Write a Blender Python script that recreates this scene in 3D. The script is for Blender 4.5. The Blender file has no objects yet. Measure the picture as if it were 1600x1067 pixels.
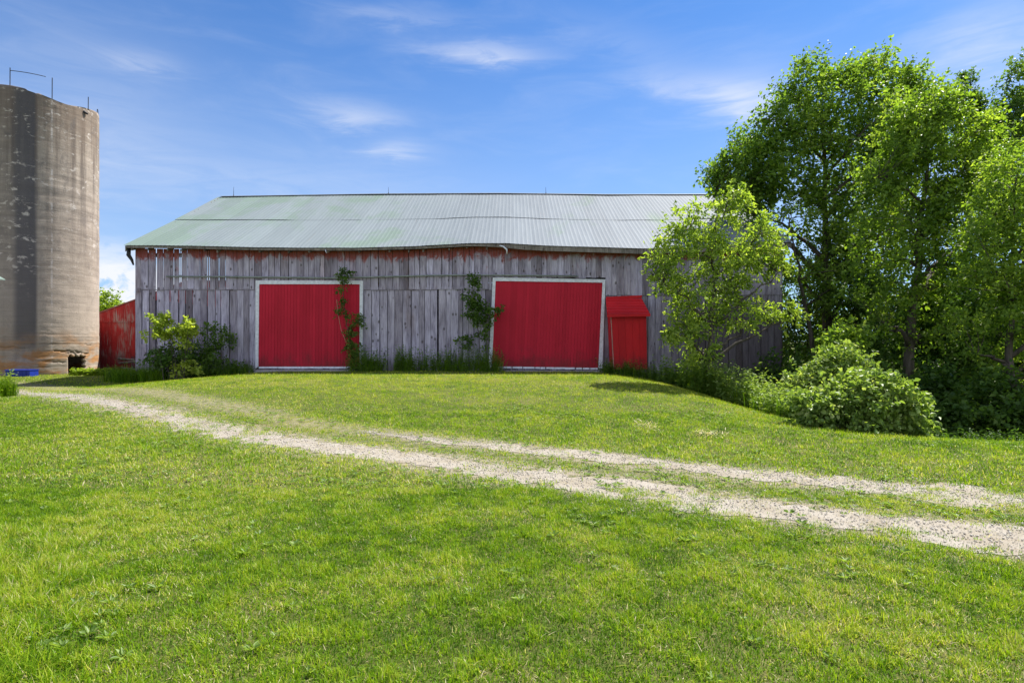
import bpy, math, random
import numpy as np
from mathutils import Vector

random.seed(7)
R = math.radians
sc = bpy.context.scene
COL = sc.collection

# ------------------------------------------------------------------ camera, sky, sun, exposure
CAM_H = 1.6
LENS_PX = 889.0                      # focal length in pixels of the 1600 px wide photograph
cd = bpy.data.cameras.new("camera"); cam = bpy.data.objects.new("camera", cd); COL.objects.link(cam)
cd.sensor_width = 36.0; cd.lens = 36.0 * LENS_PX / 1600.0
cd.clip_start = 0.05; cd.clip_end = 6000
cam.location = (0, 0, CAM_H); cam.rotation_euler = (R(90), 0, 0)
sc.camera = cam

SUN_AZ, SUN_EL = R(49), R(56)        # azimuth from +Y (straight ahead) towards +X (right)
SUN_STR, SKY_STR, EXPOSURE = 5.0, 0.08, 1.05
sun_dir = Vector((math.sin(SUN_AZ) * math.cos(SUN_EL), math.cos(SUN_AZ) * math.cos(SUN_EL), math.sin(SUN_EL)))
sd = bpy.data.lights.new("sun", 'SUN'); sun = bpy.data.objects.new("sun", sd); COL.objects.link(sun)
sd.energy = SUN_STR; sd.angle = R(0.5); sd.color = (1.0, 0.95, 0.87)
sun.rotation_euler = (-sun_dir).to_track_quat('-Z', 'Y').to_euler(); sun.location = (30, 20, 40)

sc.view_settings.view_transform = 'Standard'; sc.view_settings.look = 'None'
sc.view_settings.exposure = EXPOSURE; sc.view_settings.gamma = 1.0
sc.render.engine = 'CYCLES'
sc.cycles.max_bounces = 10; sc.cycles.diffuse_bounces = 7; sc.cycles.glossy_bounces = 3
sc.cycles.transmission_bounces = 7; sc.cycles.use_denoising = True
sc.cycles.sample_clamp_indirect = 8


class NT:
    """small helper round a node tree"""
    def __init__(s, tree):
        s.t = tree; s.N = tree.nodes; s.L = tree.links; s.N.clear()
    def n(s, typ, ins=None, **props):
        nd = s.N.new(typ)
        for k, v in props.items(): setattr(nd, k, v)
        for k, v in (ins or {}).items(): s.put(nd.inputs[k], v)
        return nd
    def put(s, sock, v):
        if isinstance(v, bpy.types.NodeSocket): s.L.new(v, sock)
        elif isinstance(v, bpy.types.Node): s.L.new(v.outputs[0], sock)
        else: sock.default_value = v
    def m(s, op, a, b=0.0, c=None, clamp=False):
        nd = s.N.new('ShaderNodeMath'); nd.operation = op; nd.use_clamp = clamp
        s.put(nd.inputs[0], a); s.put(nd.inputs[1], b)
        if c is not None: s.put(nd.inputs[2], c)
        return nd.outputs[0]
    def ss(s, v, lo, hi):
        nd = s.N.new('ShaderNodeMapRange'); nd.interpolation_type = 'SMOOTHSTEP'
        s.put(nd.inputs[0], v); s.put(nd.inputs[1], lo); s.put(nd.inputs[2], hi)
        nd.inputs[3].default_value = 0; nd.inputs[4].default_value = 1
        return nd.outputs[0]
    def mix(s, f, a, b, mode='MIX'):
        nd = s.N.new('ShaderNodeMix'); nd.data_type = 'RGBA'; nd.blend_type = mode
        s.put(nd.inputs[0], f)
        for k, v in ((6, a), (7, b)):
            if isinstance(v, tuple) and len(v) == 3: v = v + (1,)
            s.put(nd.inputs[k], v)
        return nd.outputs[2]
    def ramp(s, f, stops):
        nd = s.N.new('ShaderNodeValToRGB'); e = nd.color_ramp.elements
        while len(e) < len(stops): e.new(0.5)
        for el, (p, c) in zip(e, stops):
            el.position = p; el.color = (c[0], c[1], c[2], 1)
        s.put(nd.inputs[0], f); return nd.outputs[0]
    def pos(s, scale=(1, 1, 1)):
        g = s.N.new('ShaderNodeNewGeometry')
        mp = s.N.new('ShaderNodeMapping'); mp.inputs['Scale'].default_value = scale
        s.L.new(g.outputs['Position'], mp.inputs[0]); return mp.outputs[0]
    def noise(s, scale, vec=None, detail=4, rough=0.55, dist=0.0):
        nd = s.N.new('ShaderNodeTexNoise')
        nd.inputs['Scale'].default_value = scale; nd.inputs['Detail'].default_value = detail
        nd.inputs['Roughness'].default_value = rough; nd.inputs['Distortion'].default_value = dist
        s.L.new(vec if vec is not None else s.pos(), nd.inputs['Vector']); return nd.outputs[0]
    def attr(s, name):
        nd = s.N.new('ShaderNodeAttribute'); nd.attribute_name = name; return nd.outputs['Fac']


# ---- the sky: Nishita with thin cirrus and a low cumulus bank, clouds placed from image pixels converted to azimuth and elevation
world = bpy.data.worlds.new("World"); sc.world = world; world.use_nodes = True
w = NT(world.node_tree)
sky = w.n('ShaderNodeTexSky', sky_type='NISHITA', sun_disc=False, sun_elevation=SUN_EL, sun_rotation=SUN_AZ,
          altitude=200, air_density=1.0, dust_density=0.3, ozone_density=1.6)
tc = w.n('ShaderNodeTexCoord'); sx = w.n('ShaderNodeSeparateXYZ', {0: tc.outputs['Generated']})
az = w.m('ARCTAN2', sx.outputs[0], sx.outputs[1]); el = w.m('ARCSINE', sx.outputs[2])
cv = w.n('ShaderNodeCombineXYZ', {0: w.m('MULTIPLY', az, 2.2), 1: w.m('MULTIPLY', el, 9.0)})
n1 = w.noise(2.2, cv.outputs[0], 6, 0.6, 0.6)
cv2 = w.n('ShaderNodeCombineXYZ', {0: w.m('MULTIPLY', az, 5.0), 1: w.m('MULTIPLY', el, 26.0), 2: 3.3})
n2 = w.noise(1.8, cv2.outputs[0], 7, 0.62, 0.9)
cv3 = w.n('ShaderNodeCombineXYZ', {0: w.m('MULTIPLY', az, 8.0), 1: w.m('MULTIPLY', el, 11.0), 2: 9.1})
n3 = w.noise(2.6, cv3.outputs[0], 7, 0.6, 0.3)
azw = w.m('MULTIPLY_ADD', w.m('SUBTRACT', n1, 0.5), 0.16, az)
elw = w.m('MULTIPLY_ADD', w.m('SUBTRACT', n2, 0.5), 0.05, el)


def dirang(px, py):
    u, v = (px - 800) / LENS_PX, (533 - py) / LENS_PX
    a = math.atan(u); return a, math.atan(v * math.cos(a))


def cloud(px, py, wpx, hpx, amp, slope=0.0):
    a, e = dirang(px, py); ca = math.cos(a)
    sa, se = wpx / LENS_PX * ca * ca, hpx / LENS_PX * ca
    da = w.m('SUBTRACT', azw, a); de = w.m('SUBTRACT', w.m('SUBTRACT', elw, e), w.m('MULTIPLY', da, slope))
    q = w.m('ADD', w.m('POWER', w.m('ABSOLUTE', w.m('DIVIDE', da, sa)), 2.0), w.m('POWER', w.m('ABSOLUTE', w.m('DIVIDE', de, se)), 2.0))
    return w.m('MULTIPLY', w.m('EXPONENT', w.m('MULTIPLY', q, -1.0)), amp)


tot = None
for c in ((760, 84, 85, 15, 0.60), (545, 180, 80, 18, 0.52), (625, 232, 50, 12, 0.42), (1120, 150, 120, 28, 0.55, -0.28),
          (1180, 140, 80, 45, 0.28), (1560, 70, 130, 70, 0.45), (960, 60, 120, 26, 0.12, -0.3), (640, 25, 110, 14, 0.20), (225, 95, 60, 14, 0.25),
          (120, 200, 190, 160, 0.22), (450, 285, 300, 45, 0.22), (1380, 330, 200, 100, 0.45)):
    k = cloud(*c); tot = k if tot is None else w.m('ADD', tot, k)
tex = w.m('MULTIPLY_ADD', w.ss(n2, 0.25, 0.75), 0.55, 0.38)
thin = w.m('MULTIPLY', tot, tex, clamp=True)
veil = w.m('MULTIPLY', w.ss(n1, 0.40, 0.85), 0.10)
low = w.m('MULTIPLY', w.ss(el, 0.58, 0.02), 0.50)
# added cloud cover behind the camera, unseen, brightening the shaded barn front
cv4 = w.n('ShaderNodeMapping', {0: tc.outputs['Generated']}); cv4.inputs['Scale'].default_value = (1.0, 1.0, 1.7)
n4 = w.noise(2.3, cv4.outputs[0], 7, 0.58, 0.3)
fill_cloud = w.m('MULTIPLY', w.ss(n4, 0.40, 0.54), w.ss(sx.outputs[1], -0.05, -0.35))
bank = w.m('MULTIPLY', cloud(140, 450, 190, 52, 1.7), w.ss(n3, 0.28, 0.50), clamp=True)
mask = w.m('MAXIMUM', w.m('ADD', thin, veil, clamp=True), bank)
skyc = w.mix(1.0, sky.outputs[0], (0.37, 0.66, 0.99, 1), 'MULTIPLY')
cl = w.mix(low, skyc, (3.4, 4.3, 5.8, 1))
cl = w.mix(mask, cl, (5.6, 5.8, 6.3, 1))
cl = w.mix(fill_cloud, cl, (6.3, 6.5, 7.2, 1))
bg = w.n('ShaderNodeBackground', {0: cl, 1: SKY_STR})
w.n('ShaderNodeOutputWorld', {0: bg.outputs[0]})

# ------------------------------------------------------------------ helpers
ORG = {}


def at(px, py, depth):
    """a point of the place seen at that pixel of the photograph, at that distance ahead"""
    return np.array(((px - 800) / LENS_PX * depth, depth, CAM_H + (533 - py) / LENS_PX * depth))


def tag(o, label=None, cat=None, group=None, kind=None):
    if label: o['label'] = label
    if cat: o['category'] = cat
    if group: o['group'] = group
    if kind: o['kind'] = kind
    return o


def thing(name, loc, label, cat, group=None):
    o = bpy.data.objects.new(name, None); COL.objects.link(o)
    o.location = loc; o.empty_display_size = 0.3; ORG[o.name] = np.array(loc, float)
    return tag(o, label, cat, group)


def link(me, name, mat, parent, smooth=False):
    o = bpy.data.objects.new(name, me); COL.objects.link(o)
    if mat: me.materials.append(mat)
    if parent is not None:
        o.parent = parent; ORG[o.name] = ORG[parent.name]
    if smooth:
        me.polygons.foreach_set('use_smooth', [True] * len(me.polygons))
    return o


def raw(name, V, F, mat, parent=None, tone=None, smooth=False, org=None):
    """fast mesh: V (n,3) array, F (m,k) index array; tone is one value per vertex"""
    V = np.asarray(V, np.float32); F = np.asarray(F, np.int32)
    base = ORG[parent.name] if parent is not None else (np.array(org, float) if org is not None else np.zeros(3))
    V = (V - base).astype(np.float32)
    me = bpy.data.meshes.new(name); m, k = F.shape
    me.vertices.add(len(V)); me.vertices.foreach_set('co', V.ravel())
    me.loops.add(m * k); me.loops.foreach_set('vertex_index', F.ravel())
    me.polygons.add(m); me.polygons.foreach_set('loop_start', np.arange(0, m * k, k, dtype=np.int32))
    me.update(calc_edges=True)
    if tone is not None:
        a = me.attributes.new('tone', 'FLOAT', 'POINT'); a.data.foreach_set('value', np.asarray(tone, np.float32))
    o = link(me, name, mat, parent, smooth)
    if parent is None and org is not None: o.location = org
    if parent is None: ORG[o.name] = base
    return o


class MB:
    """collects boxes, prisms and tubes and links them as one mesh object"""
    def __init__(s): s.V = []; s.F = []; s.T = []
    def add(s, V, F, tone=0.5):
        b = len(s.V); s.V += [tuple(map(float, v)) for v in V]; s.F += [tuple(b + i for i in f) for f in F]
        s.T += [tone] * len(V)
    def box(s, x0, x1, y0, y1, z0, z1, tone=0.5):
        s.add([(x0, y0, z0), (x1, y0, z0), (x1, y1, z0), (x0, y1, z0), (x0, y0, z1), (x1, y0, z1), (x1, y1, z1), (x0, y1, z1)],
              [(3, 2, 1, 0), (4, 5, 6, 7), (0, 1, 5, 4), (1, 2, 6, 5), (2, 3, 7, 6), (3, 0, 4, 7)], tone)
    def prism(s, poly, a0, a1, axis='y', tone=0.5):
        """poly of (x,z) points (counter-clockwise seen from the camera) pushed along y, or (y,z) points along x"""
        n = len(poly)
        f = (lambda p, a: (p[0], a, p[1])) if axis == 'y' else (lambda p, a: (a, p[0], p[1]))
        V = [f(p, a0) for p in poly] + [f(p, a1) for p in poly]
        s.add(V, [tuple(range(n)), tuple(range(2 * n - 1, n - 1, -1))] + [(i, i + n, (i + 1) % n + n, (i + 1) % n) for i in range(n)], tone)
    def tube(s, pts, rad, sides=6, tone=0.5, cap=True):
        pts = np.asarray(pts, float); n = len(pts)
        rad = np.broadcast_to(np.asarray(rad, float), (n,))
        V = []
        for i in range(n):
            d = pts[min(i + 1, n - 1)] - pts[max(i - 1, 0)]; d = d / (np.linalg.norm(d) + 1e-9)
            u = np.cross(d, (0.31, 0.17, 0.93) if abs(d[2]) < 0.9 else (1.0, 0.2, 0)); u /= np.linalg.norm(u) + 1e-9
            v = np.cross(d, u)
            for k in range(sides):
                a = 2 * math.pi * k / sides
                V.append(pts[i] + rad[i] * (math.cos(a) * u + math.sin(a) * v))
        F = []
        for i in range(n - 1):
            for k in range(sides):
                k2 = (k + 1) % sides
                F.append((i * sides + k, i * sides + k2, (i + 1) * sides + k2, (i + 1) * sides + k))
        if cap: F += [tuple(range(sides - 1, -1, -1)), tuple((n - 1) * sides + k for k in range(sides))]
        s.add(V, F, tone)
    def build(s, name, mat, parent=None, smooth=False, org=None):
        base = ORG[parent.name] if parent is not None else (np.array(org, float) if org is not None else np.zeros(3))
        me = bpy.data.meshes.new(name)
        me.from_pydata([tuple(np.array(v) - base) for v in s.V], [], s.F); me.update()
        a = me.attributes.new('tone', 'FLOAT', 'POINT'); a.data.foreach_set('value', np.array(s.T, np.float32))
        o = link(me, name, mat, parent, smooth)
        if parent is None and org is not None: o.location = org
        if parent is None: ORG[o.name] = base
        return o


def _h(ix, iy, seed):
    v = np.sin(ix * 127.1 + iy * 311.7 + seed * 74.7) * 43758.5453
    return v - np.floor(v)


def vnoise(x, y, seed=0):
    x = np.asarray(x, float); y = np.asarray(y, float)
    xi, yi = np.floor(x), np.floor(y); fx, fy = x - xi, y - yi
    fx = fx * fx * (3 - 2 * fx); fy = fy * fy * (3 - 2 * fy)
    return (_h(xi, yi, seed) * (1 - fx) + _h(xi + 1, yi, seed) * fx) * (1 - fy) + (_h(xi, yi + 1, seed) * (1 - fx) + _h(xi + 1, yi + 1, seed) * fx) * fy


def fbm(x, y, seed=0, oct=4):
    t, a, s = 0, 0.5, 0
    for i in range(oct):
        t = t + a * vnoise(x * 2 ** i, y * 2 ** i, seed + i * 13); s += a; a *= 0.5
    return t / s


def S(v, lo, hi):
    t = np.clip((np.asarray(v, float) - lo) / (hi - lo), 0, 1); return t * t * (3 - 2 * t)


def norm(a): return a / (np.linalg.norm(a, axis=-1, keepdims=True) + 1e-9)


# ------------------------------------------------------------------ materials
def mat(name):
    m = bpy.data.materials.new(name); m.use_nodes = True; return m, NT(m.node_tree)


def out(t, sh): t.n('ShaderNodeOutputMaterial', {0: sh.outputs[0]})


def bump(t, h, strength=0.3, dist=0.02):
    return t.n('ShaderNodeBump', {'Strength': strength, 'Distance': dist, 'Height': h}).outputs[0]


def leaf_mat(name, stops, trans=0.42, rough=0.42, tmul=(1.55, 1.55, 0.6), spec=0.28):
    m, t = mat(name)
    c = t.ramp(t.attr('tone'), stops)
    p = t.n('ShaderNodeBsdfPrincipled', {'Base Color': c, 'Roughness': rough, 'Specular IOR Level': spec})
    tr = t.n('ShaderNodeBsdfTranslucent', {'Color': t.mix(1.0, c, tmul + (1,), 'MULTIPLY')})
    out(t, t.n('ShaderNodeMixShader', {0: trans, 1: p.outputs[0], 2: tr.outputs[0]})); return m


GRASS = leaf_mat('grass_blades', [(0.0, (0.040, 0.105, 0.005)), (0.35, (0.140, 0.275, 0.010)), (0.62, (0.285, 0.405, 0.018)),
                                  (0.80, (0.42, 0.42, 0.075)), (0.90, (0.56, 0.49, 0.26)), (1.0, (0.74, 0.66, 0.45))], 0.45, 0.42, (1.2, 1.2, 0.5), 0.14)
LEAF_A = leaf_mat('maple_leaves', [(0, (0.055, 0.115, 0.020)), (0.5, (0.145, 0.250, 0.036)), (1, (0.30, 0.41, 0.075))], 0.50, 0.5)
LEAF_L = leaf_mat('light_leaves', [(0, (0.070, 0.135, 0.020)), (0.5, (0.175, 0.285, 0.038)), (1, (0.34, 0.44, 0.075))], 0.50, 0.5)
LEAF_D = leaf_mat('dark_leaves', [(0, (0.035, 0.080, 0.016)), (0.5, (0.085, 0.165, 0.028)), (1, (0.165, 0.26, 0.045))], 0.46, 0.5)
LEAF_Y = leaf_mat('yellow_green_leaves', [(0, (0.12, 0.19, 0.020)), (0.5, (0.26, 0.36, 0.042)), (1, (0.42, 0.50, 0.09))], 0.5, 0.5)
LEAF_E = leaf_mat('elder_leaves', [(0, (0.085, 0.155, 0.022)), (0.5, (0.245, 0.355, 0.055)), (1, (0.43, 0.52, 0.12))], 0.48, 0.45)
LEAF_B = leaf_mat('bush_leaves', [(0, (0.080, 0.150, 0.024)), (0.5, (0.200, 0.295, 0.070)), (0.85, (0.30, 0.39, 0.11)), (1, (0.38, 0.43, 0.17))], 0.42, 0.45, spec=0.28)

m, t = mat('bark')
bn = t.noise(9, t.pos((1, 1, 0.18)), 6, 0.6)
p = t.n('ShaderNodeBsdfPrincipled', {'Base Color': t.ramp(bn, [(0.3, (0.035, 0.028, 0.022)), (0.7, (0.13, 0.11, 0.09))]), 'Roughness': 0.9, 'Normal': bump(t, bn, 0.8, 0.03)})
out(t, p); BARK = m

m, t = mat('ground_soil')
a1 = t.noise(0.35, None, 5); a2 = t.noise(6, None, 6, 0.65); a3 = t.noise(70, None, 4, 0.7)
c = t.mix(t.ss(a2, 0.35, 0.7), (0.060, 0.085, 0.014), (0.115, 0.120, 0.035))
c = t.mix(t.m('MULTIPLY', t.ss(a1, 0.45, 0.68), 0.5), c, (0.20, 0.165, 0.075))
c = t.mix(t.ss(a3, 0.55, 0.75), c, (0.14, 0.115, 0.05))
c = t.mix(t.m('MULTIPLY', t.attr('tone'), t.ss(t.noise(8, None, 6, 0.7), 0.36, 0.56)), c, t.mix(t.ss(a3, 0.4, 0.65), (0.25, 0.21, 0.14), (0.38, 0.335, 0.265)))
p = t.n('ShaderNodeBsdfPrincipled', {'Base Color': c, 'Roughness': 0.95, 'Specular IOR Level': 0.1, 'Normal': bump(t, a3, 0.6, 0.03)})
out(t, p); SOIL = m

m, t = mat('gravel')
a2 = t.noise(3, None, 5, 0.6); a3 = t.noise(90, None, 4, 0.75)
vo = t.n('ShaderNodeTexVoronoi', {'Vector': t.pos(), 'Scale': 110.0})
c = t.mix(t.ss(a2, 0.35, 0.65), (0.345, 0.315, 0.270), (0.27, 0.235, 0.180))
c = t.mix(t.m('MULTIPLY', t.ss(vo.outputs['Distance'], 0.25, 0.6), 0.3), c, (0.22, 0.19, 0.14))
c = t.mix(t.ss(a3, 0.5, 0.8), c, (0.46, 0.42, 0.36))
c = t.mix(t.m('MULTIPLY', t.ss(t.noise(5.5, None, 6, 0.7), 0.54, 0.68), 0.45), c, (0.19, 0.135, 0.075))
p = t.n('ShaderNodeBsdfPrincipled', {'Base Color': c, 'Roughness': 0.95, 'Specular IOR Level': 0.15, 'Normal': bump(t, vo.outputs['Distance'], 0.6, 0.008)})
out(t, p); GRAVEL = m
m, t = mat('stones')
c = t.ramp(t.attr('tone'), [(0, (0.26, 0.23, 0.19)), (0.5, (0.40, 0.365, 0.31)), (1, (0.54, 0.51, 0.45))])
out(t, t.n('ShaderNodeBsdfPrincipled', {'Base Color': c, 'Roughness': 0.85})); STONE = m


def wood_mat(name, dark, mid, light, red=False, grain=1.0):
    m, t = mat(name)
    tone = t.attr('tone')
    off = t.n('ShaderNodeCombineXYZ', {0: t.m('MULTIPLY', tone, 37.0), 1: t.m('MULTIPLY', tone, 11.0), 2: t.m('MULTIPLY', tone, 53.0)})
    v = t.n('ShaderNodeVectorMath', {0: t.pos((1, 1, 0.045)), 1: off.outputs[0]}, operation='ADD').outputs[0]
    g1 = t.noise(38 * grain, v, 7, 0.65, 0.4)
    v2 = t.n('ShaderNodeVectorMath', {0: t.pos((1, 1, 0.22)), 1: off.outputs[0]}, operation='ADD').outputs[0]
    g2 = t.noise(4.5, v2, 5, 0.6, 0.5)
    c = t.ramp(t.m('MULTIPLY_ADD', g1, 0.55, t.m('MULTIPLY', g2, 0.45)), [(0.36, dark), (0.5, mid), (0.66, light)])
    c = t.mix(1.0, c, t.ramp(tone, [(0, (0.50, 0.47, 0.46)), (0.5, (1, 1, 1)), (0.85, (1.22, 1.24, 1.3)), (1, (1.00, 0.84, 0.72))]), 'MULTIPLY')
    # knots
    kv = t.n('ShaderNodeVectorMath', {0: t.pos((1, 1, 0.62)), 1: off.outputs[0]}, operation='ADD').outputs[0]
    vo = t.n('ShaderNodeTexVoronoi', {'Vector': kv, 'Scale': 3.6})
    kn = t.ss(vo.outputs['Distance'], 0.19, 0.08)
    c = t.mix(t.m('MULTIPLY', kn, 0.75), c, (0.05, 0.038, 0.03))
    if red:
        z = t.n('ShaderNodeSeparateXYZ', {0: t.pos()}).outputs[2]
        rn = t.noise(2.4, t.pos((1, 1, 0.55)), 8, 0.74, 0.8)
        h = t.m('ADD', z, t.m('MULTIPLY', t.m('SUBTRACT', rn, 0.5), 1.5))
        band = t.ss(h, 4.84, 5.08)
        spots = t.m('MULTIPLY', t.ss(t.noise(3.1, t.pos((1, 1, 0.4)), 5, 0.7), 0.60, 0.72), t.ss(z, 2.2, 4.6))
        wear = t.ss(g1, 0.25, 0.55)
        c = t.mix(t.m('MULTIPLY', t.m('MAXIMUM', band, t.m('MULTIPLY', spots, 0.45)), t.m('MULTIPLY_ADD', wear, 0.5, 0.45)), c, (0.25, 0.048, 0.035))
        st = t.ss(t.noise(1.1, t.pos((1, 1, 0.3)), 4, 0.6), 0.56, 0.75)
        c = t.mix(t.m('MULTIPLY', st, 0.55), c, (0.13, 0.085, 0.065))
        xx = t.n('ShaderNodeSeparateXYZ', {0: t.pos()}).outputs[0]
        rot_shade = t.m('MULTIPLY', t.ss(t.m('ADD', z, t.m('MULTIPLY', rn, 2.0)), 5.4, 3.4), t.ss(t.m('ADD', xx, t.m('MULTIPLY', rn, 2.0)), 6.3, 8.6))  # dark stain mixed with painted tree shade, low on the right boards
        c = t.mix(t.m('MULTIPLY', rot_shade, 0.82), c, (0.055, 0.042, 0.042))
        wet = t.ss(t.m('ADD', z, t.m('MULTIPLY', g2, 1.6)), 1.75, 0.95); c = t.mix(t.m('MULTIPLY', wet, 0.5), c, (0.09, 0.08, 0.08))
    p = t.n('ShaderNodeBsdfPrincipled', {'Base Color': c, 'Roughness': 0.88, 'Specular IOR Level': 0.2, 'Normal': bump(t, g1, 0.5, 0.008)})
    out(t, p); return m


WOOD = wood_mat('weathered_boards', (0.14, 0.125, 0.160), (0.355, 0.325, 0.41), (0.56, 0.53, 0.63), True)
WOOD2 = wood_mat('weathered_trim', (0.07, 0.062, 0.055), (0.19, 0.17, 0.15), (0.33, 0.30, 0.27))


def red_mat(name, base, worn, wear_lo, wear_hi, under):
    m, t = mat(name)
    tone = t.attr('tone')
    g = t.noise(26, t.pos((1, 1, 0.06)), 6, 0.65); b = t.noise(1.3, t.pos((1, 1, 0.5)), 5, 0.6)
    c = t.mix(t.ss(b, 0.3, 0.7), base, worn)
    c = t.mix(1.0, c, t.ramp(tone, [(0, (0.80, 0.8, 0.8)), (0.5, (1, 1, 1)), (1, (1.12, 1.12, 1.12))]), 'MULTIPLY')
    wv = t.ss(t.m('ADD', t.m('MULTIPLY', g, 0.6), t.m('MULTIPLY', t.noise(1.7, t.pos((1, 1, 0.4)), 4), 0.5)), wear_lo, wear_hi)
    c = t.mix(wv, c, under)
    zz_ = t.n('ShaderNodeSeparateXYZ', {0: t.pos()}).outputs[2]
    scuff = t.m('MULTIPLY', t.ss(t.m('ADD', zz_, t.m('MULTIPLY', t.noise(3.3, t.pos((1, 1, 0.6)), 7, 0.72), 2.2)), 2.35, 1.55), 0.6)
    c = t.mix(scuff, c, (0.12, 0.03, 0.03))
    p = t.n('ShaderNodeBsdfPrincipled', {'Base Color': c, 'Roughness': 0.6, 'Specular IOR Level': 0.15, 'Normal': bump(t, g, 0.25, 0.006)})
    out(t, p); return m


RED = red_mat('red_door_paint', (0.50, 0.018, 0.042), (0.43, 0.015, 0.034), 0.74, 0.86, (0.26, 0.05, 0.04))
RED2 = red_mat('bright_red_paint', (0.60, 0.020, 0.028), (0.50, 0.018, 0.026), 0.74, 0.9, (0.30, 0.07, 0.05))
RED3 = red_mat('peeling_red_paint', (0.42, 0.028, 0.03), (0.34, 0.03, 0.03), 0.55, 0.68, (0.36, 0.27, 0.25))


def plain(name, col, rough=0.7, metal=0.0, var=0.25, scale=6.0, spec=0.3):
    m, t = mat(name)
    a = t.noise(scale, None, 6, 0.65)
    c = t.mix(t.ss(a, 0.3, 0.72), tuple(x * (1 - var) for x in col), tuple(min(1, x * (1 + var * 0.6)) for x in col))
    p = t.n('ShaderNodeBsdfPrincipled', {'Base Color': c, 'Roughness': rough, 'Metallic': metal, 'Specular IOR Level': spec, 'Normal': bump(t, a, 0.15, 0.01)})
    out(t, p); return m


WHITE = plain('white_paint', (0.70, 0.725, 0.80), 0.6, var=0.18, scale=9)
RAILM = plain('grey_green_pipe', (0.24, 0.27, 0.26), 0.6, 0.2)
DARKM = plain('dark_iron', (0.05, 0.05, 0.055), 0.6, 0.5)
SILLC = plain('sill_concrete', (0.34, 0.33, 0.34), 0.9, scale=5)
FSTONE = plain('foundation_stone', (0.30, 0.28, 0.26), 0.9, var=0.5, scale=4)
BLUE = plain('blue_plastic', (0.012, 0.035, 0.30), 0.45, var=0.15)
BLUEL = plain('pale_blue_mark', (0.35, 0.42, 0.65), 0.5, var=0.1)

m, t = mat('galvanised_roof')
P = t.pos(); xs = t.n('ShaderNodeSeparateXYZ', {0: P}).outputs
s1 = t.noise(1.0, t.pos((6.5, 0.5, 0.5)), 5, 0.6); s2 = t.noise(0.33, t.pos((1, 0.7, 0.7)), 5, 0.65, 0.4); s3 = t.noise(14, t.pos((2.2, 0.5, 0.5)), 5, 0.7)
c = t.mix(t.ss(s1, 0.3, 0.7), (0.178, 0.202, 0.226), (0.204, 0.230, 0.254))
c = t.mix(t.m('MULTIPLY', t.ss(t.m('MULTIPLY_ADD', s3, 0.25, t.m('ADD', s2, t.m('MULTIPLY', xs[0], -0.008))), 0.64, 0.80), 0.75), c, (0.135, 0.200, 0.140))
c = t.mix(t.m('MULTIPLY', t.ss(xs[0], 3, -12), 0.35), c, (0.195, 0.245, 0.232))
rowv = t.m('FRACT', t.m('MULTIPLY', xs[0], 1.0 / 0.86)); c = t.mix(t.m('MULTIPLY', t.ss(t.m('ABSOLUTE', t.m('SUBTRACT', rowv, 0.5)), 0.484, 0.497), 0.35), c, (0.09, 0.10, 0.11))
shade_ = t.n('ShaderNodeTexWhiteNoise', {'W': t.m('FLOOR', t.m('MULTIPLY', xs[0], 1.0 / 0.86))}, noise_dimensions='1D').outputs[0]
c = t.mix(1.0, c, t.ramp(shade_, [(0, (0.95, 0.95, 0.95)), (1, (1.05, 1.05, 1.05))]), 'MULTIPLY')
rust = t.m('MULTIPLY', t.ss(t.noise(1.4, t.pos((5, 0.35, 0.35)), 7, 0.7), 0.60, 0.74), 0.35); c = t.mix(rust, c, (0.17, 0.125, 0.09))
c = t.mix(t.m('MULTIPLY', t.ss(s3, 0.62, 0.8), 0.25), c, (0.15, 0.14, 0.125))
p = t.n('ShaderNodeBsdfPrincipled', {'Base Color': c, 'Roughness': 0.65, 'Metallic': 0.0, 'Specular IOR Level': 0.10})
out(t, p); METAL = m

m, t = mat('silo_concrete')
P = t.pos(); xs = t.n('ShaderNodeSeparateXYZ', {0: P}).outputs
SILO_C = np.array((-24.05, 29.0)); SILO_R = 2.44; SILO_H = 13.6
ang = t.m('ARCTAN2', t.m('SUBTRACT', xs[1], float(SILO_C[1])), t.m('SUBTRACT', xs[0], float(SILO_C[0])))
cyl = t.n('ShaderNodeCombineXYZ', {0: t.m('MULTIPLY', ang, 2.4), 1: xs[2], 2: 0.0}).outputs[0]
def cyn(sx_, sz_, scale, det=6, rough=0.62, dist=0.3, off=0.0):
    mp = t.n('ShaderNodeMapping', {0: cyl}); mp.inputs['Scale'].default_value = (sx_, sz_, 1); mp.inputs['Location'].default_value = (off, off, off)
    return t.noise(scale, mp.outputs[0], det, rough, dist)
lay = cyn(0.25, 3.2, 1.6); blot = cyn(1, 1, 0.9, off=4); streak = cyn(3.0, 0.10, 1.1, off=8); fine = cyn(1, 1, 16, off=2); white = cyn(1.5, 2.6, 1.5, 8, 0.72, off=15)
c = t.mix(t.ss(lay, 0.32, 0.68), (0.31, 0.26, 0.21), (0.44, 0.375, 0.305))
c = t.mix(t.m('MULTIPLY', t.ss(blot, 0.40, 0.68), 0.55), c, (0.31, 0.26, 0.21))
hi = t.ss(xs[2], 4.0, 12.5)
c = t.mix(t.m('MULTIPLY', t.ss(streak, 0.40, 0.66), t.m('MULTIPLY_ADD', hi, 0.60, 0.22)), c, (0.125, 0.105, 0.09))
c = t.mix(t.m('MULTIPLY', t.ss(t.m('ADD', xs[2], t.m('MULTIPLY', t.m('SUBTRACT', streak, 0.5), 5.0)), 9.5, 13.0), 0.6), c, (0.15, 0.105, 0.075))
c = t.mix(t.m('MULTIPLY', t.m('MULTIPLY', t.ss(xs[2], 1.4, 2.4), t.ss(t.m('ADD', xs[2], t.m('MULTIPLY', blot, 2.0)), 6.8, 4.0)), 0.5), c, (0.50, 0.43, 0.36))
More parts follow.
